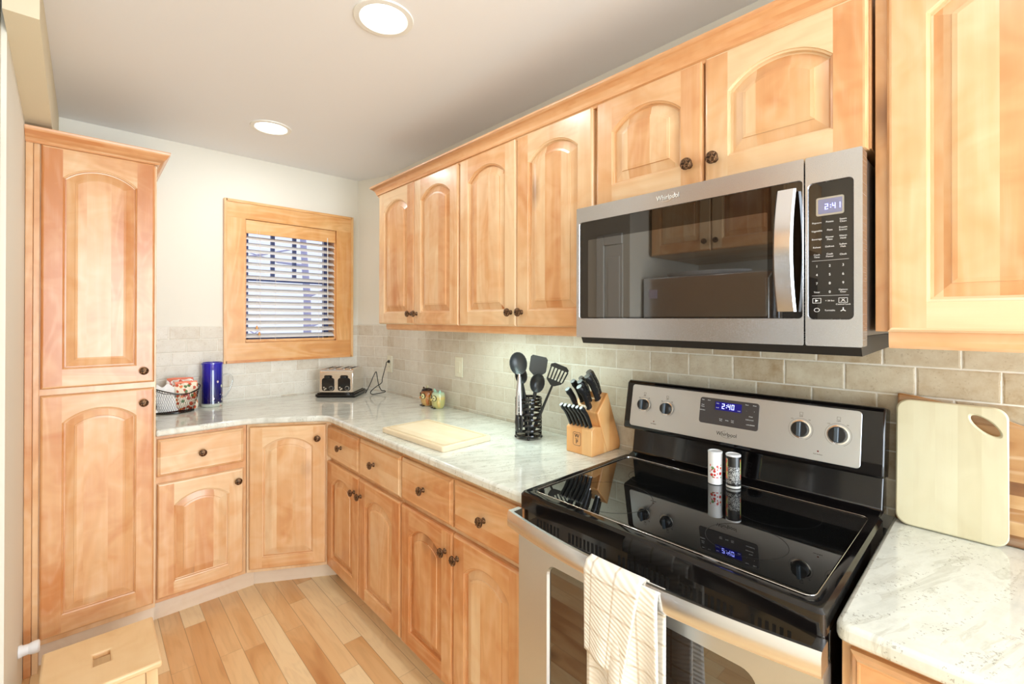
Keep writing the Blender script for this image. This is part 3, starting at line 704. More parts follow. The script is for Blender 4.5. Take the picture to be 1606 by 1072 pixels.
# ------------------------------------------------------------------ microwave
def build_microwave():
    W = .757; Hh = .419
    t = empty('microwave', 'stainless steel over-the-range microwave hung above the stove', 'microwave', (-.405, -2.3295, 1.380), RW)
    b = MB(); b.box((.004, .045, .022), (W-.004, .395, Hh-.008)); b.build('body', plain('microwave_side', (.30, .28, .26), .3, metal=.9), t, bevel=.003)
    DX = .652   # door | panel seam
    def framed(name, x0, x1, ix0, ix1, iz0, iz1, r):
        b = MB(); O = rrect(x0, x1, 0, Hh, .004, 6); I = rrect(ix0, ix1, iz0, iz1, r, 6); I2 = rrect(ix0+.002, ix1-.002, iz0+.002, iz1-.002, r, 6); n = len(O)
        for i in range(n):
            j = (i+1) % n
            b.face([(O[i][0], 0, O[i][1]), (O[j][0], 0, O[j][1]), (I[j][0], 0, I[j][1]), (I[i][0], 0, I[i][1])], (1, 0, 0))
            b.face([(O[i][0], .044, O[i][1]), (O[j][0], .044, O[j][1]), (O[j][0], 0, O[j][1]), (O[i][0], 0, O[i][1])])
            b.face([(I[i][0], 0, I[i][1]), (I[j][0], 0, I[j][1]), (I2[j][0], .004, I2[j][1]), (I2[i][0], .004, I2[i][1])])
        b.face([(x, .044, z) for x, z in O])
        o = b.build(name, STEEL, t)
        b = MB(); b.prism(rrect(ix0+.0015, ix1-.0015, iz0+.0015, iz1-.0015, r, 6), .0025, .006, axis='y')
        return o, b
    d, g = framed('door', 0, DX-.0015, .011, DX-.004, .060, .372, .008)
    g.build('window', MWG, d)
    b = MB(); b.prism(rrect(.046, .575, .065, .312, .004, 3), .0019, .0026, axis='y'); b.build('viewing_screen', plain('screen_glass', (.016, .013, .010), .02, ior=2.25), d)
    # bowed vertical handle
    b = MB(); K = 20; z0, z1 = .076, .352; hx0, hx1 = .600, .640
    def bow(z): q = (z-z0)/(z1-z0)*2-1; return -.020-.026*(1-q*q)
    for i in range(K):
        za, zb = z0+(z1-z0)*i/K, z0+(z1-z0)*(i+1)/K
        def sec(z): y = bow(z); return [(hx0, y+.005, z), (hx0+.004, y, z), (hx1-.004, y, z), (hx1, y+.005, z), (hx1-.004, y+.010, z), (hx0+.004, y+.010, z)]
        A, C = sec(za), sec(zb)
        for k in range(6): b.face([A[k], A[(k+1) % 6], C[(k+1) % 6], C[k]])
    b.face(sec(z0)); b.face(sec(z1)[::-1])
    for z in (z0+.004, z1-.020): b.box((hx0+.012, -.020, z), (hx1-.012, .003, z+.014))
    b.build('handle', mat_steel('microwave_handle_steel', (.74, .75, .78), .2, axis='z', st=.05), d, smooth=40)
    text('brand_shadow', 'Whirlpool', .019, INK, d, facing(.3232, -.0001, .3962), ext=.0002, sx=.86); tx = text('brand_name', 'Whirlpool', .019, plain('badge_silver', (.85, .84, .82), .3), d, facing(.322, -.0003, .397), ext=.0006, sx=.86)
    b = MB(); b.tube([(.322+.021*math.cos(a), -.001, .397+.0115*math.sin(a)+.004*math.cos(a)) for a in [-PI*.85+PI*1.15*k/16 for k in range(17)]], .0006, 5); b.build('brand_swirl', CHROME, d)
    p, g = framed('control_panel', DX+.0015, W, DX+.006, W-.015, .058, .360, .010)
    pg = g.build('panel_glass', MWG, p)
    b = MB(); b.prism(rrect(.674, .725, .285, .325, .004, 4), .0005, .0025, axis='y'); b.build('display_bezel', plain('bezel_silver', (.5, .5, .46), .3, metal=.8), p)
    b = MB(); b.prism(rrect(.678, .722, .289, .321, .002, 3), 0, .0006, axis='y'); b.build('display', LCD, p)
    b = MB(); seg_digits(b, '2:41', .706, .304, .0125, -.0001); b.build('clock_digits', DIGIT, p)
    y = .0022; cx = (.675, .699, .723)
    rows = [(.271, ('Popcorn', 'Potato', 'Steam\nClean')), (.253, ('Vegetable', 'Pizza', 'Frozen\nEntree')), (.235, ('Beverage', 'Dinner\nPlate', 'Warm\nHold')), (.217, ('Reheat', 'Defrost', 'Soften\nMelt')), (.198, ('Cook\nTime', 'Cook\nPower', 'Clock'))]
    for z, L in rows:
        for x, s in zip(cx, L): text('button_label', s, .0052, LABEL, p, facing(x, y, z), ext=.0002)
    for z, L in ((.175, '123'), (.156, '456'), (.137, '789')):
        for x, s in zip(cx, L): text('number_label', s, .0075, LABEL, p, facing(x, y, z), ext=.0002)
    text('number_label', '0', .0075, LABEL, p, facing(cx[1], y, .118), ext=.0002)
    for x, z, s in ((cx[0], .118, 'Timer'), (cx[2], .120, 'Options\nClear'), (cx[1], .074+.004, 'Turntable'), (cx[1], .099, '+ 30 Sec'), (cx[2], .091, 'Control Lock')):
        text('button_label', s, .0048, LABEL, p, facing(x, y, z), ext=.0002)
    b = MB()
    for z in (.187, .110): b.box((.666, .0018, z), (.733, .0022, z+.0005))
    for x, s in ((cx[0], 0), (cx[2], 1)):
        for q in ((x-.008, x+.008, .094, .0948), (x-.008, x+.008, .1042, .105), (x-.008, x-.0072, .094, .105), (x+.0072, x+.008, .094, .105)): b.box((q[0], .0018, q[2]), (q[1], .0022, q[3]))
    b.prism([(cx[0]-.003, .0965), (cx[0]+.003, .0995), (cx[0]-.003, .1025)], .0018, .0022, axis='y')
    b.prism([(cx[2]-.003, .0965), (cx[2]+.003, .1025), (cx[2]+.0015, .1025), (cx[2]-.0045, .0965)], .0018, .0022, axis='y')
    b.prism([(cx[2]+.003, .0965), (cx[2]-.003, .1025), (cx[2]-.0015, .1025), (cx[2]+.0045, .0965)], .0018, .0022, axis='y')
    b.build('panel_lines', LABEL, p, merge=False)
    b = MB(); b.tube([(cx[0]+.005*math.cos(a), .002, .079+.004*math.sin(a)) for a in [2*PI*k/14 for k in range(14)]], .0005, 4, closed=True)
    for a in (PI/2, PI*7/6, -PI/6): b.tube([(cx[2], .002, .079), (cx[2]+.005*math.cos(a), .002, .079+.005*math.sin(a))], .0009, 4)
    b.build('light_and_fan_symbols', LABEL, p)
    # underside vent tray
    b = MB(); b.prism([(.010, .0), (.02, -.020), (.38, -.012), (.39, .022), (.05, .022), (.010, .022)], .012, W-.004, axis='x'); b.build('vent_tray', plain('dark_metal', (.02, .02, .02), .4, metal=.4), t)
    # side mounting frame strip seen as a brown gap
    return t
build_microwave()
# ------------------------------------------------------------------ window blind
def build_blind():
    x0, x1 = -.845, -.271; t = empty('window_blind', 'wooden venetian blind hanging in the kitchen window', 'blind', ((x0+x1)/2, .018, 2.07))
    w = (x1-x0)/2
    b = MB(); b.box((-w, -.030, -.088), (w, -.018, -.002), (1, 0, 0), (.3, .3, 0)); b.box((-w, -.018, -.045), (w, .03, -.006), (1, 0, 0)); b.build('valance', PINE, t, bevel=.003)
    zb = -.775; n = 16
    for i in range(n):
        z = -.112-(i)*((-.112-zb-.035)/(n-1)); b = MB(); K = 6; tl = .52
        for k in range(K):
            a = -.024+.048*k/K; c = a+.048/K
            f = lambda s: (s*math.cos(tl), z+s*math.sin(tl)+.0022*(1-(s/.024)**2))
            (ya, za), (yc, zc) = f(a), f(c)
            b.face([(-w+.004, ya, za), (w-.004, ya, za), (w-.004, yc, zc), (-w+.004, yc, zc)])
            b.face([(-w+.004, ya, za-.0026), (-w+.004, yc, zc-.0026), (w-.004, yc, zc-.0026), (w-.004, ya, za-.0026)])
        for s in (-.024, .024):
            yy, zz = s*math.cos(tl), z+s*math.sin(tl); b.face([(-w+.004, yy, zz), (w-.004, yy, zz), (w-.004, yy, zz-.0026), (-w+.004, yy, zz-.0026)])
        b.build('slat', SLAT, t, smooth=50)
    b = MB(); b.box((-w+.002, -.024, zb-.008), (w-.002, .024, zb+.010), (1, 0, 0)); b.build('bottom_rail', PINE, t, bevel=.003)
    for x in (-.20, -.11, .17, .20):
        b = MB(); b.tube([(x, -.026, -.05), (x, -.0265, zb)], .0010, 5); b.build('ladder_cord', CORD, t)
    for x, z in ((-.222, -.700), (-.208, -.74)):
        b = MB(); b.tube([(x, -.034, -.06), (x, -.034, z+.02)], .0008, 5); c = b.build('lift_cord', CORD, t)
        b = MB(); b.lathe([(0, .024), (.004, .022), (.008, .004), (.009, 0), (0, 0)], 12); b.build('tassel', PINE, c, loc=(x, -.034, z), smooth=40)
    b = MB(); b.tube([(w-.06, -.034, -.06), (w-.058, -.036, -.62)], .003, 8); b.build('tilt_wand', CORD, t)
build_blind()
# ------------------------------------------------------------------ ceiling lights
def can_light(x, y, label, power=3.6):
    t = empty('recessed_light', label, 'ceiling light', (x, y, CEIL), 0)
    b = MB(); b.lathe([(.078, 0), (.100, 0), (.098, -.005), (.080, -.006), (.076, -.001), (.078, 0)], 48); b.build('trim_ring', WHITE, t, smooth=40)
    b = MB(); b.lathe([(0, -.002), (.055, -.0025), (.078, -.0012)], 48); b.build('lens', LENS, t, smooth=60)
    l = lamp('lamp', (0, 0, -.008), .15, power, (.90, .95, 1), parent=t)
can_light(-.842, -1.842, 'round recessed ceiling light nearer the camera, above the middle of the room')
can_light(-.858, -.600, 'smaller-looking round recessed ceiling light nearer the window', 4.5)
can_light(-1.15, -3.30, 'added unseen ceiling fill light above and behind the camera', .9)  # unseen can light, added to fill the near end of the room
can_light(-1.15, -4.7, 'added unseen ceiling fill light far behind the camera', 5)  # another unseen can, added as fill from the rear
b = MB(); b.box((-.012, -.36, 0), (.012, .36, .016)); u = tag(b.build('under_cabinet_light', WPLAST, loc=(-.25, -1.78, 1.385), bevel=.003), 'slim under-cabinet light above the utensil holder', 'light')
lamp('lamp', (0, 0, -.002), .02, 2.9, (.74, 1, .95), shape='RECTANGLE', size_y=.70, parent=u)
# ------------------------------------------------------------------ small things on the counters
Y0 = CZ
def P3(x, y, z=0): return Vector((x, y, z))
def build_toaster():
    ang = -.745   # front looks towards the camera
    t = empty('toaster', 'chrome four-slice toaster with two black front panels in the far counter corner', 'toaster', (-.375, -.285, CZ), ang)
    w, d, h = .222, .215, .158
    b = MB(); b.box((-.130, -.018, .006), (.130, d+.012, .022)); b.box((-.124, -.012, 0), (.124, d+.006, .006)); b.box((-.122, -.010, .022), (.122, d+.004, .030))
    b.build('base', BLACKE, t, bevel=.004)
    def sec(y): return y
    b = MB(); r = .030
    P = [(0, .030), (0, h-.004)]+[(r-r*math.cos(a)+.0, h-.004+r*math.sin(a)) for a in [PI/2*k/6 for k in range(1, 7)]]
    P += [(d-r+r*math.sin(a), h-.004+r*math.cos(a)) for a in [PI/2*k/6 for k in range(0, 7)]]+[(d, .030)]
    b.prism(P, -w/2, w/2, axis='x')
    b.build('housing', TOASTST, t, bevel=.004, smooth=40)
    for s in (-1, 1):
        cx = s*.0525; b = MB()
        o = rrect(cx-.041, cx+.041, .042, .128, .016, 5); b.prism(o, -.003, .001, axis='y')
        o = rrect(cx-.026, cx+.026, .122, .146, .010, 5); b.prism(o, -.0033, .001, axis='y')
        pn = b.build('control_face', BLACKE, t, bevel=.001)
        b = MB(); b.lathe([(0, .014), (.009, .014), (.011, .010), (.012, 0)], 20, Matrix.Rotation(PI/2, 4, 'X')); b.build('browning_dial', BLACKP, pn, loc=(cx+.021, -.003, .061), smooth=40)
        b = MB(); M = Matrix.Rotation(PI/2, 4, 'X'); b.lathe([(.0125, 0), (.0145, .0005), (.0145, .002), (.0125, .002)], 24, M); b.build('dial_ring', CHROME, pn, loc=(cx+.021, -.003, .061))
        for k, (dx, dz) in enumerate(((-.026, .066), (-.014, .058), (-.022, .052))):
            b = MB(); b.lathe([(0, .003), (.005, .003), (.006, 0)], 14, M); b.build('push_button', CHROME, pn, loc=(cx+dx, -.003, dz))
        b = MB(); b.box((cx-.016, -.022, .128), (cx+.016, -.003, .138)); b.build('lever', BLACKP, t, bevel=.003)
        for q in (-.022, .022):
            b = MB(); b.box((cx+q-.013, .030, h+.0245), (cx+q+.013, d-.030, h+.0268)); b.build('bread_slot', plain('slot_dark', (.01, .008, .006), .7), t)
            b = MB(); P = rrect(cx+q-.016, cx+q+.016, .026, d-.026, .006, 3); b.tube([(x, y, h+.0268) for x, y in P], .0018, 6, closed=True); b.build('slot_rim', CHROME, t, smooth=60)
    # mains cord looping beside the toaster up to the outlet
    R = Matrix.Rotation(-ang, 4, 'Z'); o = Vector((-.375, -.285, CZ))
    def loc(p): return R @ (Vector(p)-o)
    pts = [(-.222, -.395, .945), (-.205, -.42, 1.00), (-.185, -.43, 1.055), (-.165, -.43, 1.085), (-.155, -.425, 1.05), (-.140, -.42, .99), (-.12, -.42, .955), (-.095, -.415, .950), (-.085, -.40, .938), (-.12, -.37, .928), (-.16, -.36, .926), (-.18, -.385, .95), (-.15, -.41, .985), (-.115, -.41, 1.005), (-.105, -.40, 1.03), (-.085, -.39, 1.08), (-.065, -.375, 1.12), (-.05, -.355, 1.135), (-.028, -.340, 1.138)]
    def cat(P, n=6):
        out = []
        for i in range(len(P)-1):
            p0, p1, p2, p3 = P[max(i-1, 0)], P[i], P[i+1], P[min(i+2, len(P)-1)]
            for k in range(n):
                s = k/n; out.append(.5*((2*p1)+(p2-p0)*s+(2*p0-5*p1+4*p2-p3)*s*s+(3*p1-p0-3*p2+p3)*s**3))
        return out+[P[-1]]
    C = cat([loc(p) for p in pts]); b = MB(); b.tube(C, .0030, 8); cord = b.build('power_cord', BLACKP, t, smooth=60)
    e = loc((-.028, -.340, 1.138)); e2 = loc((-.0165, -.330, 1.138)); d_ = (e2-e)
    b = MB(); b.tube([e-d_*.6, e, e2-d_*.1, e2], [.005, .010, .012, .012], 12); b.build('plug', BLACKP, cord, smooth=50)
    return cat
cat_spline = build_toaster()
def plate(name, label, y, z, kind):
    t = empty(name, label, kind, (-.0105, y, z), RW)
    b = MB(); b.box((-.036, -.006, -.058), (.036, 0, .058)); b.build('cover_plate', IVORY, t, bevel=.003)
    return t
t = plate('wall_outlet', 'ivory wall outlet in the far corner with the toaster plugged in', -.333, 1.120, 'outlet')
for s in (-.0, ):
    for dz in (-.021, .021):
        b = MB(); b.prism([(.016*math.cos(a), dz+.0165*math.sin(a)*.9) for a in [2*PI*k/20 for k in range(20)]], -.0075, -.006, axis='y'); r = b.build('receptacle', IVORY, t)
        for q in (-.005, .005):
            b = MB(); b.box((q-.0008, -.0078, dz-.001), (q+.0008, -.0074, dz+.007)); b.build('slot', INK, r)
t = plate('light_switch', 'ivory rocker light switch plate on the tiles behind the owl jars', -1.150, 1.162, 'switch')
b = MB(); b.box((-.0165, -.008, -.033), (.0165, -.005, .033)); b.prism([(-.010, -.030), (-.006, -.030), (-.006, .030), (-.0085, .0)], -.0145, .0145, axis='x'); b.build('rocker', IVORY, t, bevel=.001)
# blue glass pitcher
def mat_jug():
    m, nt, p = newmat('cobalt_glass'); n = N(nt)
    u, v, _ = n.sep(n.uv())
    x, y, z = n.sep(n.obj())
    vo = n.vor(n.xyz(n.m('MULTIPLY', u, 26.), n.m('MULTIPLY', z, 58.), 0.), 1.)
    c1 = n.sep(vo['Color'])
    dens = n.m('SUBTRACT', .62, n.m('MULTIPLY', z, 3.8))
    side = n.m('MULTIPLY', n.m('GREATER_THAN', u, .73), n.m('LESS_THAN', u, .93))
    dot = n.m('MULTIPLY', n.m('LESS_THAN', vo['Distance'], n.m('ADD', .34, n.m('MULTIPLY', c1[1], .22))), n.m('MULTIPLY', n.m('LESS_THAN', c1[0], dens), side))
    dc = n.ramp(c1[2], [(0., (.9, .9, .9)), (.45, S((230, 240, 150))), (.7, S((235, 240, 240))), (1., S((215, 110, 60)))])
    body = n.ramp(z, [(.016, S((200, 205, 190))), (.022, (.003, .002, .06)), (.11, (.004, .004, .14)), (.24, (.006, .007, .42))])
    c = n.mix(dot, body, dc); nt.links.new(c, p.inputs['Base Color'])
    setp(p, rough=.03, ior=1.5, trans=.0, coat=1., coatr=.02)
    return m
t = empty('glass_pitcher', 'cobalt blue glass pitcher with confetti spots and clear curved handle', 'pitcher', (-1.035, -.085, CZ))
b = MB(); R = .0545
b.lathe([(0, .0), (.050, 0), (.0545, .004), (.0555, .018), (R, .030), (R-.001, .215), (R, .243), (R+.002, .252), (R+.001, .258), (R-.003, .259), (R-.005, .254), (R-.005, .03), (0, .022)], 40)
b.build('body', mat_jug(), t, smooth=50)
def mat_clear():
    m, nt, p = newmat('clear_glass'); setp(p, color=(.9, .93, .95), rough=.02, trans=1., ior=1.45); return m
CLEAR = mat_clear()
b = MB(); P = [Vector((.052, -.0, .178)), Vector((.075, -.01, .184)), Vector((.098, -.012, .168)), Vector((.102, -.012, .135)), Vector((.088, -.012, .090)), Vector((.066, -.008, .055)), Vector((.052, 0, .048))]
b.tube(cat_spline(P, 5), .0048, 8); b.build('handle', CLEAR, t, smooth=60)
# wire basket with tea packets and napkins
def build_basket():
    cx, cy = -1.220, -.150; a, c_ = .106, .085
    t = empty('wire_basket', 'black wire mesh basket beside the pantry, filled with packets', 'basket', (cx, cy, CZ))
    def pt(th, z):
        k = z/.125; return (math.cos(th)*(a*.80+a*.28*k), math.sin(th)*(c_*.82+c_*.28*k), z+(.018*math.sin(th*2+.9) if z > .1 else 0))
    for nm, z, r in (('rim', .125, .0030), ('base_ring', .004, .0035)):
        b = MB(); b.tube([pt(2*PI*k/40, z) for k in range(40)], r, 6, closed=True); b.build(nm, BLACKE, t, smooth=60)
    b = MB()
    n = 56
    for s in (1, -1):
        for k in range(n):
            th = 2*PI*k/n; P = [pt(th+s*.42*j/5, .004+.121*j/5 if j < 5 else .125) for j in range(6)]; b.tube(P, .0006, 4, cap=False)
    b.build('wire_mesh', BLACKE, t, merge=False)
    b = MB(); b.face([(*pt(2*PI*k/32, .0)[:2], .006) for k in range(32)]); b.face([(*pt(2*PI*k/32, .0)[:2], .003) for k in range(32)][::-1]); b.build('bottom', BLACKE, t)
    b = MB(); b.tube([Vector(pt(PI*1.02, .125)), Vector((-.06, -.080, .116)), Vector((.03, -.094, .100)), Vector((.10, -.055, .125))], .0018, 6); b.build('handle', BLACKE, t, smooth=60)
    def mat_print(nm, base):
        m, nt, p = newmat(nm); n_ = N(nt)
        vo = n_.vor(n_.obj(), 62.); c1 = n_.sep(vo['Color']); f = n_.noise(n_.obj(), 90., 2.)
        pat = n_.ramp(c1[0], [(0., S((192, 74, 42))), (.3, S((226, 128, 66))), (.48, S((90, 120, 72))), (.6, S(base)), (1., S(base))], 'CONSTANT')
        c = n_.mix(n_.m('LESS_THAN', n_.m('ADD', vo['Distance'], n_.m('MULTIPLY', f, .3)), .74), S(base)+(1,), pat)
        nt.links.new(c, p.inputs['Base Color']); setp(p, rough=.35); return m
    floral = mat_print('floral_print', (238, 224, 200)); floral2 = mat_print('floral_print_light', (246, 236, 224))
    def packet(label, x, y, w, h, d, rz, tilt, m, top, grp=None):
        M = Matrix.Rotation(rz, 4, 'Z') @ Matrix.Rotation(tilt, 4, 'X')
        o = empty('snack_packet', label, 'packet', (cx+x, cy+y, CZ+.010)); o.rotation_euler = M.to_euler()
        b = MB()
        def f(u, v, s):
            q = math.sin(PI*min(max(u, 0), 1))**.5*math.sin(PI*min(max(v*1.02, 0), 1))**.6
            return ((u-.5)*w*(1+.05*math.sin(v*9)), s*d/2*q+.004*math.sin(u*14+v*5), v*h)
        for s in (-1, 1): b.grid(lambda u, v, s=s: f(u, v, s), 12, 12)
        b.build('pouch', m, o, smooth=60)
        b = MB(); b.tube([(-w/2, .0, h), (-w*.2, -.003, h+.003), (w*.2, .003, h+.001), (w/2, 0, h)], .0040, 6, flat=1.8); b.build('seal_strip', plain(top, S((234, 130, 98)), .5), o, smooth=60)
    packet('floral print packet standing at the right of the wire basket', .050, -.022, .105, .150, .045, .12, -.10, floral, 'coral_edge')
    packet('floral print packet with a coral edge at the back of the wire basket', .028, .038, .12, .168, .03, -.25, .06, floral2, 'coral_edge_b')
    b = MB()
    def g(u, v): return ((u-.5)*.10+.012*math.sin(v*8), -.030-.006*math.sin(u*10)*v+.02*v, v*.150*(1-.12*math.sin(u*PI*2)**2))
    b.grid(g, 14, 10); b.grid(lambda u, v: (g(u, v)[0]*.9, g(u, v)[1]+.014+.004*math.cos(u*12), g(u, v)[2]*.93), 14, 10)
    tag(b.build('paper_napkin', plain('napkin_paper', S((246, 244, 240)), .8), loc=(cx-.045, cy, CZ+.010), smooth=60), 'crumpled white paper napkin in the left of the wire basket', 'napkin')
build_basket()
# owl jars
def owl(label, loc, rz, body, wing, belly, dark, s=1.):
    t = empty('owl_jar', label, 'jar', loc, rz)
    def mat():
        m, nt, p = newmat('owl_glaze'); n = N(nt); x, y, z = n.sep(n.obj())
        f = n.noise(n.obj(), 120., 3.)
        zz = n.m('ADD', z, n.m('MULTIPLY', n.m('SUBTRACT', f, .5), .012))
        c = n.ramp(n.m('MULTIPLY', zz, 10.), [(.0, S(belly)), (.48, S(belly)), (.60, S(wing)), (1., S(body))])
        nt.links.new(c, p.inputs['Base Color']); setp(p, rough=.12, coat=.8, coatr=.05); return m
    b = MB(); K = 28; prof = [(.0, 0), (.030, 0), (.035, .004), (.042, .022), (.0445, .048), (.044, .072), (.040, .086), (.034, .092), (.0, .0925)]
    for i in range(K):
        t0, t1 = 2*PI*i/K, 2*PI*(i+1)/K
        for (ra, za), (rb, zb) in zip(prof, prof[1:]):
            def q(r, z, th): return (r*math.cos(th)*1.05, r*math.sin(th)*.88, z)
            pts = [q(ra, za, t0), q(ra, za, t1), q(rb, zb, t1), q(rb, zb, t0)]
            if ra == 0: pts = [pts[0], pts[2], pts[3]]
            elif rb == 0: pts = [pts[0], pts[1], pts[2]]
            b.face(pts)
    b.build('body', mat(), t, smooth=60)
    for sx in (-1, 1):
        b = MB(); b.tube([Vector((sx*.026, -.004, .086)), Vector((sx*.033, -.006, .098)), Vector((sx*.037, -.008, .108))], [.011, .007, .002], 10); b.build('ear', plain('ear_glaze', S(body), .15), t, smooth=60)
        M = Matrix.Translation((sx*.0185, -.0335, .061)) @ Matrix.Rotation(sx*.32, 4, 'Z') @ Matrix.Rotation(PI/2, 4, 'X')
        b = MB(); b.lathe([(.0165, -.002), (.0175, .002), (.0165, .0045), (.0150, .0045)], 24, M); e = b.build('eye_ring', plain('eye_dark', S(dark), .15), t, smooth=50)
        b = MB(); b.lathe([(0, .0055), (.008, .0055), (.0155, .003)], 24, M); b.build('eye', plain('eye_cream', S((236, 230, 170)), .15), e, smooth=50)
        b = MB(); b.lathe([(0, .0072), (.0035, .0068), (.0042, .0050)], 14, M); b.build('pupil', plain('pupil_dark', (.02, .02, .02), .1), e, smooth=50)
        b = MB(); M = Matrix.Translation((sx*.036, -.012, .034)) @ Matrix.Diagonal((.45, .8, 1.25, 1)); b.lathe([(0, -.022), (.012, -.018), (.019, 0), (.012, .018), (0, .022)], 16, M); b.build('wing', plain('wing_glaze', S(wing), .15, coat=.6), t, smooth=60)
        b = MB(); b.box((sx*.014-.008, -.040, 0), (sx*.014+.008, -.022, .006)); b.build('foot', plain('foot_glaze', S(dark), .2), t, bevel=.0025)
    b = MB(); b.tube([(0, -.040, .056), (0, -.047, .050), (0, -.045, .043)], [.005, .0045, .0008], 8); b.build('beak', plain('beak_glaze', S(wing), .2), t, smooth=60)
    if label.startswith('brown'):
        b = MB(); b.lathe([(0, .106), (.012, .104), (.030, .098), (.034, .092)], 20); l = b.build('lid', plain('lid_glaze', S((20, 18, 22)), .15), t, smooth=50)
        b = MB(); b.box((-.006, -.006, .104), (.006, .006, .118)); b.build('lid_knob', plain('knob_glaze', S((200, 190, 150)), .3), l, bevel=.002)
owl('brown owl-shaped jar with a black lid, standing left of the green owl', (-.082, -.925, CZ), -1.7, (60, 36, 24), (196, 120, 60), (206, 168, 100), (34, 22, 18))
owl('green and yellow owl-shaped jar in front of the brown one', (-.080, -1.040, CZ), -1.7, (168, 216, 196), (216, 190, 110), (196, 190, 120), (50, 50, 40))
# flat cutting board
b = MB(); O = rrect(-.128, .128, -.230, .230, .012, 5)
b.prism(O, 0, .022, g=(0, 1, 0), wd=(.3, .3, 1))
cb = tag(b.build('cutting_board', PALE, loc=(-.455, -1.572, CZ), rot=(0, 0, .045), bevel=.003), 'pale wooden cutting board lying flat on the counter with a juice groove', 'cutting board')
def loopy(b, I, J, za, zb, wd=(.3, .3, 1)):
    n = len(I)
    for i in range(n):
        j = (i+1) % n; b.face([(I[i][0], I[i][1], za), (I[j][0], I[j][1], za), (J[j][0], J[j][1], zb), (J[i][0], J[i][1], zb)], (0, 1, 0), wd)
b = MB(); loopy(b, rrect(-.114, .114, -.216, .216, .01, 4), rrect(-.112, .112, -.214, .214, .01, 4), .0221, .0226); loopy(b, rrect(-.108, .108, -.210, .210, .009, 4), rrect(-.106, .106, -.208, .208, .009, 4), .0226, .0221)
b.build('juice_groove', plain('groove_wood', S((214, 184, 140)), .6), cb, loc=(0, 0, 0))
# utensil holder
HX, HY = -.165, -1.868
def build_crock():
    t = empty('utensil_holder', 'black coiled wire utensil holder on small ball feet', 'utensil holder', (HX, HY, CZ))
    r = .056
    for z in (.016, .038, .062, .086, .110, .134, .158, .172):
        b = MB(); b.tube([(r*math.cos(2*PI*k/32), r*math.sin(2*PI*k/32), z) for k in range(32)], .0034 if z < .17 else .0040, 6, closed=True, flat=1.7); b.build('wire_ring', BLACKE, t, smooth=60)
    for k in range(4):
        a = PI/4+k*PI/2; b = MB(); b.tube([(r*.985*math.cos(a), r*.985*math.sin(a), .006), (r*.985*math.cos(a), r*.985*math.sin(a), .173)], .0028, 6); p = b.build('upright', BLACKE, t, smooth=60)
        b = MB(); b.lathe([(0, 0), (.005, .002), (.0065, .0065), (.005, .011), (0, .013)], 12); b.build('ball_foot', BLACKE, p, loc=(r*.985*math.cos(a), r*.985*math.sin(a), 0), smooth=60)
    b = MB(); b.lathe([(0, .0145), (r, .0145), (r, .017), (0, .017)], 32); b.build('floor_plate', BLACKE, t)
build_crock()
CR, CU = rr.copy(), Vector((0, 0, 1))   # blade faces are turned roughly towards the room
def utensil(name, label, cat, base, tip, head, face_dir=(-.72, -.69, 0), hr=.0085, hmat=None, hm=None):
    """handle from base (inside the holder) to tip; head: fn(b, M) in a frame x=width, z=along, -y=front"""
    B_, T_ = Vector(base), Vector(tip); z = (T_-B_).normalized(); f = Vector(face_dir); f = (f-z*f.dot(z)).normalized(); x = z.cross(-f).normalized()*-1
    x = (-f).cross(z)
    t = empty(name, label, cat, base)
    b = MB(); L = (T_-B_).length; b.tube([Vector((0, 0, 0)), (T_-B_)*.3, (T_-B_)*.62, T_-B_], [hr*1.1, hr*1.15, hr*.8, hr*.7], 10, flat=.8); b.build('handle', hm or BLACKS, t, smooth=60)
    M = Matrix.Translation(T_-B_) @ Matrix((( x.x, -f.x, z.x, 0), (x.y, -f.y, z.y, 0), (x.z, -f.z, z.z, 0), (0, 0, 0, 1)))
    b = MB(); head(b); 
    b.V = [tuple(M @ Vector(v)) for v in b.V]
    b.build('head', hmat or BLACKS, t, smooth=45)
def slab(outline, th=.004, curve=0.):
    def fn(b):
        n = len(outline)
        y = lambda x, z: curve*(z*z)
        b.face([(x, y(x, z)-th/2, z) for x, z in outline]); b.face([(x, y(x, z)+th/2, z) for x, z in outline][::-1])
        for i in range(n):
            (x0, z0), (x1, z1) = outline[i], outline[(i+1) % n]; b.face([(x0, y(x0, z0)-th/2, z0), (x1, y(x1, z1)-th/2, z1), (x1, y(x1, z1)+th/2, z1), (x0, y(x0, z0)+th/2, z0)])
    return fn
def bowl(rx, rz_, dep, zc):
    def fn(b):
        K, J = 20, 6
        for s in (0, .0025):
            for j in range(J):
                for k in range(K):
                    def q(jj, kk):
                        a = 2*PI*kk/K; r = jj/J; return (rx*r*math.cos(a), dep*(1-r*r)+s, zc+rz_*r*math.sin(a))
                    if j == 0: b.face([q(0, k), q(1, k), q(1, k+1)])
                    else: b.face([q(j, k), q(j+1, k), q(j+1, k+1), q(j, k+1)])
        b.tube([(rx*math.cos(2*PI*k/K), .001, zc+rz_*math.sin(2*PI*k/K)) for k in range(K)], .002, 5, closed=True)
    return fn
def ptc(px, py, depth):  # helper: a point on the ray of the calibrated camera, used only to read off real positions
    d = fw+r2*((px-803)/FPX)+u2*((497.72-py)/FPX); return Vector((-1.5843, -3.2854, 1.438))+d*depth
O_ladle = [(-.010, -.004), (.010, -.004), (.034, .022), (.046, .058), (.044, .085), (.030, .098), (-.030, .090), (-.044, .070), (-.044, .045), (-.030, .018)]
utensil('ladle', 'large black ladle standing leftmost in the wire holder, bowl upwards', 'ladle', (HX+.010, HY+.020, CZ+.02), (-.168, -1.815, 1.192), bowl(.038, .050, .012, .048), face_dir=(-.6, -.6, .6))
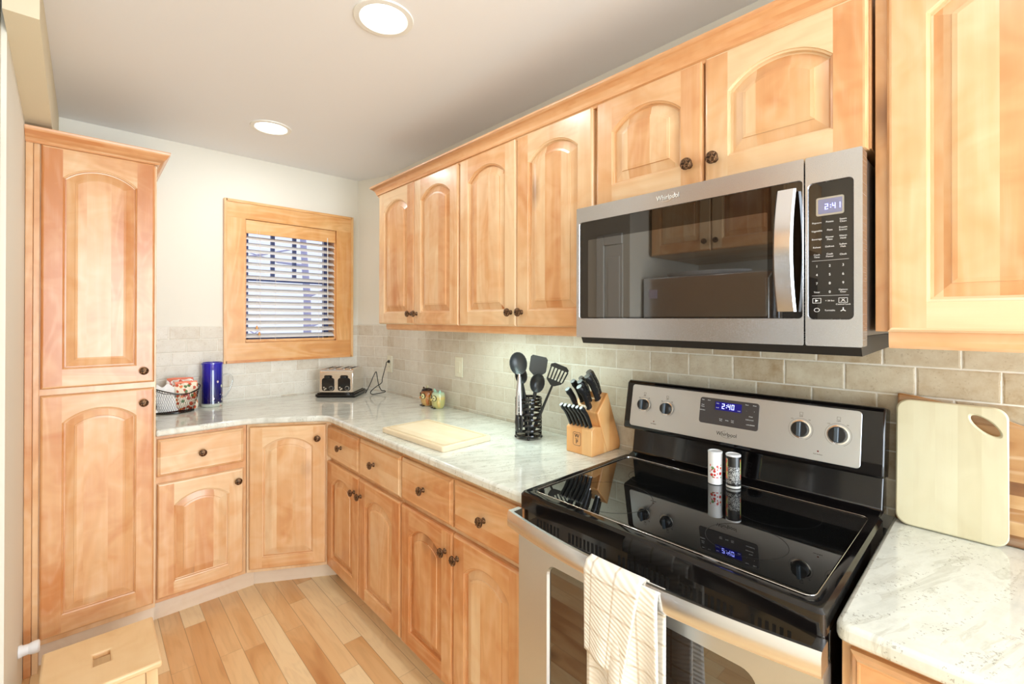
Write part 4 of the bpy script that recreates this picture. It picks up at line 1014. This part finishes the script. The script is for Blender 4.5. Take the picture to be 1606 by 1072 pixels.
utensil('spatula', 'broad black solid spatula standing in the middle of the wire holder', 'spatula', (HX-.005, HY-.005, CZ+.02), (-.140, -1.893, 1.185), slab([(-.008, 0), (.008, 0), (.034, .022), (.038, .030), (.038, .080), (.030, .090), (-.030, .094), (-.038, .086), (-.038, .030), (-.034, .022)], .005, .6))
def slotted(b):
    # five bars between a top and a bottom band: real slots
    th = .0035; y = lambda z: -.25*z*z
    def q(x0, x1, z0, z1, x2=None, x3=None):
        x2 = x0 if x2 is None else x2; x3 = x1 if x3 is None else x3
        A = [(x0, y(z0)-th/2, z0), (x1, y(z0)-th/2, z0), (x3, y(z1)-th/2, z1), (x2, y(z1)-th/2, z1)]; B2 = [(a, c+th, d) for a, c, d in A]
        b.face(A); b.face(B2[::-1])
        for i in range(4): b.face([A[i], A[(i+1) % 4], B2[(i+1) % 4], B2[i]])
    q(-.008, .008, 0, .018, -.032, .032); q(-.032, .032, .018, .026, -.036, .036); q(-.040, .040, .078, .088); q(-.040, .040, .088, .098, -.026, .026)
    for k in range(6):
        x = -.038+k*.0149; q(x*.9, x*.9+.0058, .026, .078, x, x+.006)
utensil('slotted_turner', 'black slotted turner leaning right out of the wire holder', 'turner', (HX+.0, HY-.020, CZ+.02), (-.130, -1.975, 1.155), slotted)
utensil('serving_spoon', 'black serving spoon behind the solid spatula in the holder', 'spoon', (HX+.020, HY+.0, CZ+.02), (-.150, -1.815, 1.150), bowl(.026, .038, .010, .036))
utensil('pasta_fork', 'black ribbed pasta spoon in front of the slotted turner', 'spoon', (HX-.018, HY-.018, CZ+.02), (-.178, -1.925, 1.128), bowl(.030, .042, .018, .038))
# tongs hanging on the outside front of the holder
def build_tongs():
    t = empty('kitchen_tongs', 'stainless steel tongs with black tips leaning down across the front of the holder', 'tongs', (-.222, -1.868, 1.190))
    o = Vector((-.222, -1.868, 1.190))
    for s in (-1, 1):
        e = Vector((.60, -.60, 0)).normalized()*.007*s
        b = MB(); P = [e*.3, e+Vector((-.006, -.004, -.07)), e*1.2+Vector((-.010, -.010, -.16))]; b.tube(P, [.0065, .0075, .0065], 8, flat=.45); b.build('arm', STEELL, t, smooth=50)
        b = MB(); P = [e*1.2+Vector((-.010, -.010, -.16)), e*1.3+Vector((-.012, -.012, -.19)), e+Vector((-.010, -.012, -.235))]; b.tube(P, [.007, .013, .006], 10, flat=.5); b.build('tip', BLACKS, t, smooth=60)
    b = MB(); b.tube([(.0, 0, -.004), (.001, .001, .012)], .005, 8); b.build('hinge', CHROME, t, smooth=60)
build_tongs()
# knife block, local x along the wall towards the camera, -y to the room
CAPM = plain('cap_steel', (.18, .18, .18), .4, metal=1.)
def build_knives():
    KX, KY = -.196, -2.110; W = .124
    t = empty('knife_block', 'light wooden slanted knife block between utensil holder and stove', 'knife block', (KX, KY, CZ), RW)
    b = MB(); b.prism([(.0, 0), (.0993, 0), (.0573, .105), (.018, .110), (0, .098)], 0, W, axis='x', wd=(.2, .3, 1)); f = b.build('steak_knife_box', BLOCKW, t, bevel=.003)
    b = MB(); b.prism([(.100, 0), (.180, 0), (.187, .010), (.187, .030), (.102, .232), (.036, .160)], 0, W, axis='x', wd=(.6, .6, 1)); b.build('slanted_block', BLOCKW, t, bevel=.004)
    # W over P monogram in a rounded frame
    b = MB(); P = rrect(.035, .071, .032, .082, .006, 4); b.tube([(x, -.0004, z) for x, z in P], .0007, 4, closed=True); lg = b.build('logo_frame', INK, f)
    b = MB(); b.box((.045, -.0008, .0565), (.061, 0, .0576)); b.build('logo_bar', INK, lg)
    text('logo_letter', 'W', .022, INK, lg, facing(.053, -.0005, .068)); text('logo_letter', 'P', .022, INK, lg, facing(.053, -.0005, .045))
    ax = Vector((0, -.60, .80)).normalized(); R = Matrix.Rotation(RW, 4, 'Z')
    def knife(label, x, y, z, L, r, cat='knife', group=None, lean=None, src=None):
        a = lean or ax; M = R @ Matrix.Translation((0, 0, 0))
        o = empty('steak_knife' if r < .009 else 'kitchen_knife', label, cat, tuple(R @ Vector((x, y, z))+Vector((KX, KY, CZ))), RW, group)
        b = MB(); P = []; n = 8; up = a.cross(Vector((1, 0, 0)))
        for k in range(n+1):
            q = k/n; P.append(a*L*q+up*(-.010*math.sin(q*PI*.9)*(L/.12))*-1)
        rad = [r*.85, r*.9, r*.95, r, r*1.02, r*1.0, r*1.02, r*1.12, r*.8]
        b.tube(P, rad, 10, flat=1.35); h = b.build('handle', BLACKP, o, smooth=60)
        b = MB(); b.tube([a*-.006, a*.004], r*1.02, 10, flat=1.3); b.build('bolster', CHROME, o, smooth=50)
        b = MB(); b.tube([a*-.05, a*-.004], [r*.25, r*.25], 4, flat=3); b.build('blade', CHROME, o)
        b = MB(); b.tube([P[-1]-a*.002, P[-1]+a*.0022], r*.9, 10, flat=1.3); b.build('end_cap', CAPM, o, smooth=50)
        for q in (2, 4, 6):
            b = MB(); c = P[q]; b.tube([c-Vector((r*1.03, 0, 0)), c+Vector((r*1.03, 0, 0))], .0016, 8); b.build('rivet', CHROME, h)
        return o
    side = ('first', 'second', 'third', 'fourth', 'fifth', 'sixth')
    for k in range(6):
        x = .014+k*.0192; knife('black-handled steak knife, %s from the left in the front row of the block' % side[k], x, .012,   .108, .100, .0072, group='steak knives in the front row of the block')
    top = lambda s: (Vector((0, .036, .160))*(1-s)+Vector((0, .102, .232))*s)
    for lab, x, s, L, r in (('black-handled kitchen knife at the lower left of the slanted block, above the steak knives', .016, .10, .095, .0100),
                            ('black-handled kitchen knife at the lower right of the slanted block, above the steak knives', .078, .16, .110, .0110),
                            ('thin black-handled knife at the middle left of the slanted block', .030, .42, .105, .0100),
                            ('black-handled kitchen knife in the middle row of the slanted block', .064, .45, .105, .0110),
                            ('large black-handled knife at the upper right of the block, the second highest', .096, .62, .118, .0120),
                            ('black-handled knife at the upper back of the block, its top highest of all', .088, .88, .112, .0120),
                            ('black handle of the scissors at the upper left of the slanted block', .040, .80, .085, .0095)):
        p = top(s); knife(lab, x, p.y, p.z, L, r)
build_knives()
# salt and pepper canisters
def canister(name, label, x, y, dark):
    t = empty(name, label, 'shaker', (x, y, .9362))
    m, nt, p = newmat('canister_print_'+('dark' if dark else 'white')); n = N(nt); u, v, _ = n.sep(n.uv()); X, Y, Z = n.sep(n.obj())
    if dark:
        row = n.m('FLOOR', n.m('MULTIPLY', Z, 420.)); 
        ch = n.m('MULTIPLY', n.m('GREATER_THAN', n.white(n.xyz(n.m('FLOOR', n.m('ADD', n.m('MULTIPLY', u, 90.), row)), row, 0.)), .42), n.m('GREATER_THAN', n.m('FRACT', n.m('MULTIPLY', Z, 420.)), .45))
        area = n.m('MULTIPLY', n.band(Z, .012, .062), n.band(u, .0, .78))
        vo = n.vor(n.xyz(n.m('MULTIPLY', u, 14.), n.m('MULTIPLY', Z, 75.), 0.), 1.)
        fl = n.m('MULTIPLY', n.m('MAXIMUM', n.band(u, .33, .43), n.band(u, .74, .79)), n.band(Z, .025, .085)); fc = n.ramp(n.sep(vo['Color'])[0], [(0., S((220, 90, 60))), (.4, S((235, 150, 130))), (.7, S((190, 200, 110))), (1., S((230, 120, 50)))], 'CONSTANT')
        c = n.mix(n.m('MULTIPLY', ch, area), (.008, .008, .008), S((215, 215, 210))+(1,)); c = n.mix(fl, c, fc)
        c = n.mix(n.m('LESS_THAN', Z, .0065), c, S((215, 215, 210))+(1,))
    else:
        vo = n.vor(n.xyz(n.m('MULTIPLY', u, 15.), n.m('MULTIPLY', Z, 110.), 3.5), 1.)
        area = n.m('MULTIPLY', n.band(Z, .020, .060), n.band(u, .44, .72))
        fc = n.ramp(n.sep(vo['Color'])[0], [(0., S((200, 50, 40))), (.35, S((225, 100, 60))), (.55, S((110, 150, 90))), (.7, S((244, 244, 244)))], 'CONSTANT')
        c = n.mix(n.m('MULTIPLY', area, n.m('LESS_THAN', vo['Distance'], .55)), S((244, 244, 244))+(1,), fc)
    nt.links.new(c, p.inputs['Base Color']); setp(p, rough=.3)
    b = MB(); r = .0205; b.lathe([(0, 0), (r, 0), (r, .094), (r-.001, .096)], 32); b.build('canister', m, t, smooth=50)
    b = MB(); b.lathe([(r+.0006, .093), (r+.0006, .097), (r-.002, .0985), (r-.004, .0965), (0, .0965)], 32); b.build('lid', WPLAST, t, smooth=40)
canister('salt_shaker', 'white cardboard salt canister with red flowers on the cooktop', -.165, -2.680, False)
canister('pepper_shaker', 'black pepper canister with a white lid on the cooktop, right of the salt', -.158, -2.731, True)
# boards leaning on the tiles at the right
def leaning(name, label, outline, hole, y, th, foot, top, mat, H):
    # local: x along the wall towards the camera, z up, leaning back towards the wall
    b = MB(); n = len(outline)
    tilt = -math.atan2(foot-top, H)
    if hole:
        m_ = len(hole)
        # annular faces between the hole and the outline, matched by angle around the hole's centre
        cx = sum(p[0] for p in hole)/m_; cz = sum(p[1] for p in hole)/m_
        ang = lambda p: math.atan2(p[1]-cz, p[0]-cx)
        def cast(a):
            best = None; d = Vector((math.cos(a), math.sin(a)))
            for i in range(n):
                p, q = Vector(outline[i]), Vector(outline[(i+1) % n]); e = q-p; o = Vector((cx, cz)); den = d.x*e.y-d.y*e.x
                if abs(den) < 1e-9: continue
                s = ((p.x-o.x)*e.y-(p.y-o.y)*e.x)/den; k = ((p.x-o.x)*d.y-(p.y-o.y)*d.x)/den
                if s > 0 and -1e-6 <= k <= 1+1e-6 and (best is None or s < best): best = s
            return (cx+d.x*best, cz+d.y*best)
        A = sorted(set([round(ang(p), 6) for p in hole]+[round(ang(p), 6) for p in outline]))
        def hcast(a):
            best = None; d = Vector((math.cos(a), math.sin(a)))
            for i in range(m_):
                p, q = Vector(hole[i]), Vector(hole[(i+1) % m_]); e = q-p; den = d.x*e.y-d.y*e.x
                if abs(den) < 1e-12: continue
                s = ((p.x-cx)*e.y-(p.y-cz)*e.x)/den; k = ((p.x-cx)*d.y-(p.y-cz)*d.x)/den
                if s > 0 and -1e-6 <= k <= 1+1e-6: best = s if best is None else max(best, s)
            return (cx+d.x*best, cz+d.y*best)
        O = [cast(a) for a in A]; I = [hcast(a) for a in A]; n = len(A)
        for i in range(n):
            j = (i+1) % n
            for yy in (-th, 0): b.face([(O[i][0], yy, O[i][1]), (O[j][0], yy, O[j][1]), (I[j][0], yy, I[j][1]), (I[i][0], yy, I[i][1])], (0, 0, 1), (.4, .3, 1))
            b.face([(O[i][0], -th, O[i][1]), (O[j][0], -th, O[j][1]), (O[j][0], 0, O[j][1]), (O[i][0], 0, O[i][1])], (0, 0, 1), (.4, .6, 0))
            b.face([(I[i][0], -th, I[i][1]), (I[j][0], -th, I[j][1]), (I[j][0], 0, I[j][1]), (I[i][0], 0, I[i][1])], (0, 0, 1), (.4, .9, 0))
    else: b.prism(outline, -th, 0, axis='y', g=(1, 0, 0), wd=(.7, .5, 1))
    o = b.build(name, mat, loc=(-foot, y, CZ+.001), bevel=.004, smooth=35); 
    o.rotation_euler = (tilt, 0, RW); return tag(o, label, 'cutting board')
hole = [(.160+.030*math.cos(a)*math.cos(-.72)-.0125*math.sin(a)*math.sin(-.72), .270+.030*math.cos(a)*math.sin(-.72)+.0125*math.sin(a)*math.cos(-.72)) for a in [2*PI*k/28 for k in range(28)]]
leaning('cutting_board', 'pale rounded cutting board with an oval handle hole leaning against the tiles', rrect(0, .198, 0, .314, .026, 8), hole, -3.096, .014, .056, .036, WHITEW, .314)
OB = [(0, 0), (.40, 0), (.40, .262), (.33, .270), (.26, .262), (.18, .292), (.10, .310), (.04, .322), (.004, .326)]
leaning('cutting_board', 'dark grained olive wood board standing behind the pale rounded cutting board', OB, None, -3.092, .014, .027, .015, OLIVE, .3)
# ------------------------------------------------------------------ towel on the oven handle
def build_towel():
    m, nt, p = newmat('towel_cotton'); n = N(nt); u, v, _ = n.sep(n.uv())
    fu, fv = n.m('FRACT', n.m('MULTIPLY', u, 1/.060)), n.m('FRACT', n.m('MULTIPLY', v, 1/.060))
    ln = n.m('MAXIMUM', n.m('LESS_THAN', fu, .08), n.m('LESS_THAN', fv, .07))
    rib = n.m('SINE', n.m('MULTIPLY', n.m('ADD', n.m('MULTIPLY', u, .35), v), 620.))
    fz = n.noise(n.geo(), 700., 2.)
    c = n.mix(n.m('MULTIPLY', ln, .7), S((242, 236, 224))+(1,), S((204, 188, 164))+(1,)); nt.links.new(c, p.inputs['Base Color'])
    h = n.m('SUBTRACT', n.m('ADD', n.m('MULTIPLY', rib, .5), n.m('MULTIPLY', fz, .5)), n.m('MULTIPLY', ln, 1.2))
    nt.links.new(n.bump(h, .5, .003), p.inputs['Normal']); setp(p, rough=.95, sheen=.3)
    t = empty('dish_towel', 'cream checked dish towel folded over the oven door handle', 'towel', (-.735, -2.69, .882), RW)
    # local: x along the handle (0 = middle), -y to the room
    def hy(x):   # local y of the handle's outer face at x
        X = x+(2.69-2.3235); q = (X+.004)/.762*2-1
        return -.062-.040*(1-q*q)+.095
    def layer(b, xa, xb, ztf, zbk, off, fold, nx=26, nz=34, taper=0., u0=0., slant=0.):
        Lf, Lb, R = ztf, zbk, .011
        tot = Lf+Lb+PI*R
        def fn(a, s):
            x = xa+(xb-xa)*a; d = s*tot; f = fold*math.sin(a*PI*3.2+u0)*min(1, max(0, abs(d-Lf)/.22)); e = off
            y0 = hy(x)-.001
            if d < Lf+1e-9:
                z = -(Lf-d); k = -z/max(Lf, .01); y = y0-e+f-.004*k; x2 = x+(x-xa-.012)*taper*k; z -= slant*(a-.5)*k; z -= .0
                return (x2, y, z-.006)
            if d < Lf+PI*R:
                th = (d-Lf)/R; return (x, y0-e+(R+e*.8)*(1-math.cos(th)), -.006+(R*.55+e)*math.sin(th))
            z = -(d-Lf-PI*R); return (x, y0-e+2*(R+e*.8)+f*.3, z-.006)
        for i in range(nx):
            for j in range(nz):
                q = [(i/nx, j/nz), ((i+1)/nx, j/nz), ((i+1)/nx, (j+1)/nz), (i/nx, (j+1)/nz)]
                b.face([fn(a_, s_) for a_, s_ in q], uv=[(a_*(xb-xa)+u0*.07, s_*tot) for a_, s_ in q])
    b = MB(); layer(b, -.048, .122, .400, .26, .006, .011, taper=.10); o = b.build('long_layer', m, t, smooth=80)
    o.modifiers.new('thick', 'SOLIDIFY').thickness = .005
    b = MB(); layer(b, -.052, .086, .192, .10, .017, .003, taper=-.28, u0=.6, slant=.03); o = b.build('short_layer', m, t, smooth=80)
    o.modifiers.new('thick', 'SOLIDIFY').thickness = .006
build_towel()
# ------------------------------------------------------------------ step stool and wall bumper
def build_stool():
    t = empty('step_stool', 'light wooden step stool with a hand hole standing before the pantry', 'stool', (-1.540, -1.150, 0))
    w, d, h = .153, .162, .262
    hx, hz_ = .022, .036
    b = MB(); th = .022; z0, z1 = h-th, h; X = [-w, -hx, hx, w]; Y = [-d, -hz_, hz_, d]
    for i in range(3):
        for j in range(3):
            if i == 1 and j == 1: continue
            for z in (z0, z1): b.face([(X[i], Y[j], z), (X[i+1], Y[j], z), (X[i+1], Y[j+1], z), (X[i], Y[j+1], z)], (0, 1, 0), (.5, .3, 0))
    for k in range(3):
        for y in (-d, d): b.face([(X[k], y, z0), (X[k+1], y, z0), (X[k+1], y, z1), (X[k], y, z1)], (1, 0, 0), (.5, .4, 0))
        for x in (-w, w): b.face([(x, Y[k], z0), (x, Y[k+1], z0), (x, Y[k+1], z1), (x, Y[k], z1)], (0, 1, 0), (.5, .4, 0))
    for y in (-hz_, hz_): b.face([(-hx, y, z0), (hx, y, z0), (hx, y, z1), (-hx, y, z1)], (1, 0, 0), (.5, .8, 0))
    for x in (-hx, hx): b.face([(x, -hz_, z0), (x, hz_, z0), (x, hz_, z1), (x, -hz_, z1)], (0, 1, 0), (.5, .8, 0))
    b.build('top', STOOLW, t, bevel=.007, seg=3)
    for sx in (-1, 1):
        for sy in (-1, 1):
            b = MB(); x, y = sx*(w-.028), sy*(d-.028); dx, dy = sx*.008, sy*.0
            A = [(x-.016, y-.016, z0), (x+.016, y-.016, z0), (x+.016, y+.016, z0), (x-.016, y+.016, z0)]; C = [(p[0]+dx, p[1]+dy, 0) for p in A]
            b.face(A, wd=(.2, .6, 0)); b.face(C[::-1], wd=(.2, .6, 0))
            for i in range(4): b.face([A[i], A[(i+1) % 4], C[(i+1) % 4], C[i]], (0, 0, 1), (.2, .6, 0))
            b.build('leg', STOOLW, t, bevel=.002)
        b = MB(); b.box((sx*(w-.028)-.009, -d+.044, z0-.045), (sx*(w-.028)+.009, d-.044, z0), (0, 1, 0), (.7, .5, 0)); b.build('apron', STOOLW, t, bevel=.002)
        b = MB(); b.box((-w+.044, sx*(d-.028)-.009, z0-.045), (w-.044, sx*(d-.028)+.009, z0), (1, 0, 0), (.8, .6, 0)); b.build('apron', STOOLW, t, bevel=.002)
        b = MB(); b.box((-w+.036, sx*(d-.028)-.008, .07), (w-.036, sx*(d-.028)+.008, .095), (1, 0, 0), (.9, .6, 0)); b.build('stretcher', STOOLW, t, bevel=.002)
build_stool()
t = empty('door_stop', 'white round wall bumper beside the pantry base', 'door stop', (-1.7645, -.785, .195))
M = Matrix.Rotation(PI/2, 4, 'Y')
b = MB(); b.lathe([(0, 0), (.022, 0), (.022, .008), (.019, .012), (.018, .030)], 28, M); b.build('base', WPLAST, t, smooth=40)
b = MB(); b.lathe([(.018, .026), (.0205, .032), (.0225, .040), (.0225, .052), (.019, .056), (.015, .054), (.012, .048), (0, .047)], 28, M); b.build('cup', WPLAST, t, smooth=40)
# ------------------------------------------------------------------ across the room (seen mirrored in the microwave and oven glass)
def build_opposite():
    y0, y1 = -1.668, -2.480; FX = -1.905
    # local frame: front looks to world +x; local x runs to world +y
    t = empty('refrigerator', 'stainless steel refrigerator across the room from the stove', 'refrigerator', (FX, y1, 0), PI/2)
    w = y0-y1
    b = MB(); b.box((.004, .06, .02), (w-.004, .74, 1.70)); b.build('body', plain('fridge_side', (.10, .10, .10), .4), t, bevel=.004)
    b = MB(); b.box((.002, 0, 1.145), (w-.002, .055, 1.705)); f = b.build('freezer_door', STEEL, t, bevel=.008)
    b = MB(); b.tube([(.045, -.002, 1.19), (.045, -.045, 1.22), (.045, -.045, 1.66), (.045, -.002, 1.68)], .011, 10); b.build('handle', CHROME, f, smooth=50)
    b = MB(); b.box((.002, 0, .06), (w-.002, .055, 1.135)); f = b.build('fridge_door', STEEL, t, bevel=.008)
    b = MB(); b.tube([(.045, -.002, .55), (.045, -.045, .58), (.045, -.045, 1.08), (.045, -.002, 1.11)], .011, 10); b.build('handle', CHROME, f, smooth=50)
    tag_ = tag(MB_box('fridge_magnet', (FX+.001, y0-.075, 1.60), (.004, .055, .055), plain('magnet_print', S((190, 180, 200)), .5)), 'small printed magnet on the refrigerator door corner', 'magnet')
    b = MB(); b.lathe([(0, 0), (.20, 0), (.25, .012), (.27, .035), (.262, .036), (.24, .016), (0, .010)], 36, Matrix.Diagonal((.6, 1, 1, 1)))
    tag(b.build('serving_tray', WPLAST, loc=(-2.16, -1.98, 1.706), smooth=40), 'white shallow serving tray on top of the refrigerator', 'tray')
    cabinet('wall_cabinet', 'wall cabinet with two doors above the refrigerator', (-2.02, y1, 0), PI/2, w, 1.86, 2.30, .70, doors=[(.004, w/2-.002, 1.86, 2.296, w/2-.035, 1.915), (w/2+.002, w-.004, 1.86, 2.296, w/2+.035, 1.915)])
def MB_box(name, loc, size, mat):
    b = MB(); b.box((0, -size[1]/2, -size[2]/2), (size[0], size[1]/2, size[2]/2)); return b.build(name, mat, loc=loc)
build_opposite()
# ------------------------------------------------------------------ outside the kitchen window
def build_outside():
    gm, nt, p = newmat('mottled_ground'); n = N(nt); f = n.noise(n.geo(), 1.5, 4.)  # ground colour mottled between near-white and green
    nt.links.new(n.ramp(f, [(.45, S((240, 244, 250))), (.6, S((150, 175, 140)))]), p.inputs['Base Color']); setp(p, rough=.9)
    b = MB(); b.box((-8, .6, -.6), (10, 14, -.5)); o = b.build('garden_ground', gm); o['kind'] = 'structure'
    hazed_bark = plain('hazed_bark', S((176, 172, 200)), .9); leaf = plain('foliage', S((130, 165, 120)), .8)  # haze is painted into the bark as a pale lilac colour
    def tree(x, y, h, r, label, seed):
        rg = random.Random(seed); t = empty('tree', label, 'tree', (x, y, -.5))
        b = MB(); P = [Vector((.05*math.sin(k*1.1+seed), .03*k, h*k/6)) for k in range(7)]; b.tube(P, [r*(1-.1*k) for k in range(7)], 10); b.build('trunk', hazed_bark, t, smooth=60)
        for k in range(7):
            z = h*(.30+.1*k); a = rg.uniform(0, 2*PI); L = rg.uniform(.8, 1.5); d = Vector((math.cos(a), .3*math.sin(a), rg.uniform(-.05, .45)))
            b = MB(); b.tube([Vector((0, 0, z)), Vector((0, 0, z))+d*L*.5, Vector((0, 0, z+.08))+d*L], [r*.3, r*.2, r*.06], 6); b.build('branch', hazed_bark, t, smooth=60)
    tree(-.95, 2.6, 4.2, .09, 'haze-paled leaning tree trunk outside at the left of the kitchen window', 1)
    tree(.75, 3.6, 4.5, .07, 'bare branching tree outside towards the right of the kitchen window', 5)
    for x, y, s, lab in ((-.45, 2.2, .42, 'low green shrub outside under the left window half'), (.62, 2.5, .45, 'low green shrub outside under the right window half')):
        b = MB(); rg = random.Random(int(x*100))
        for k in range(160):
            d = Vector((rg.gauss(0, 1), rg.gauss(0, 1), rg.gauss(0, 1))).normalized()*s*rg.uniform(.6, 1); c = Vector((0, 0, s*.9))+d; u_ = Vector((rg.gauss(0, 1), rg.gauss(0, 1), rg.gauss(0, 1))).normalized()*.07; v_ = u_.cross(Vector((rg.random(), rg.random(), 1))).normalized()*.04
            b.face([c-u_, c+v_, c+u_, c-v_])
        b.tube([(0, 0, 0), (0, 0, s)], .03, 6)
        tag(b.build('shrub', leaf, loc=(x, y, -.5), merge=False), lab, 'shrub')
build_outside()
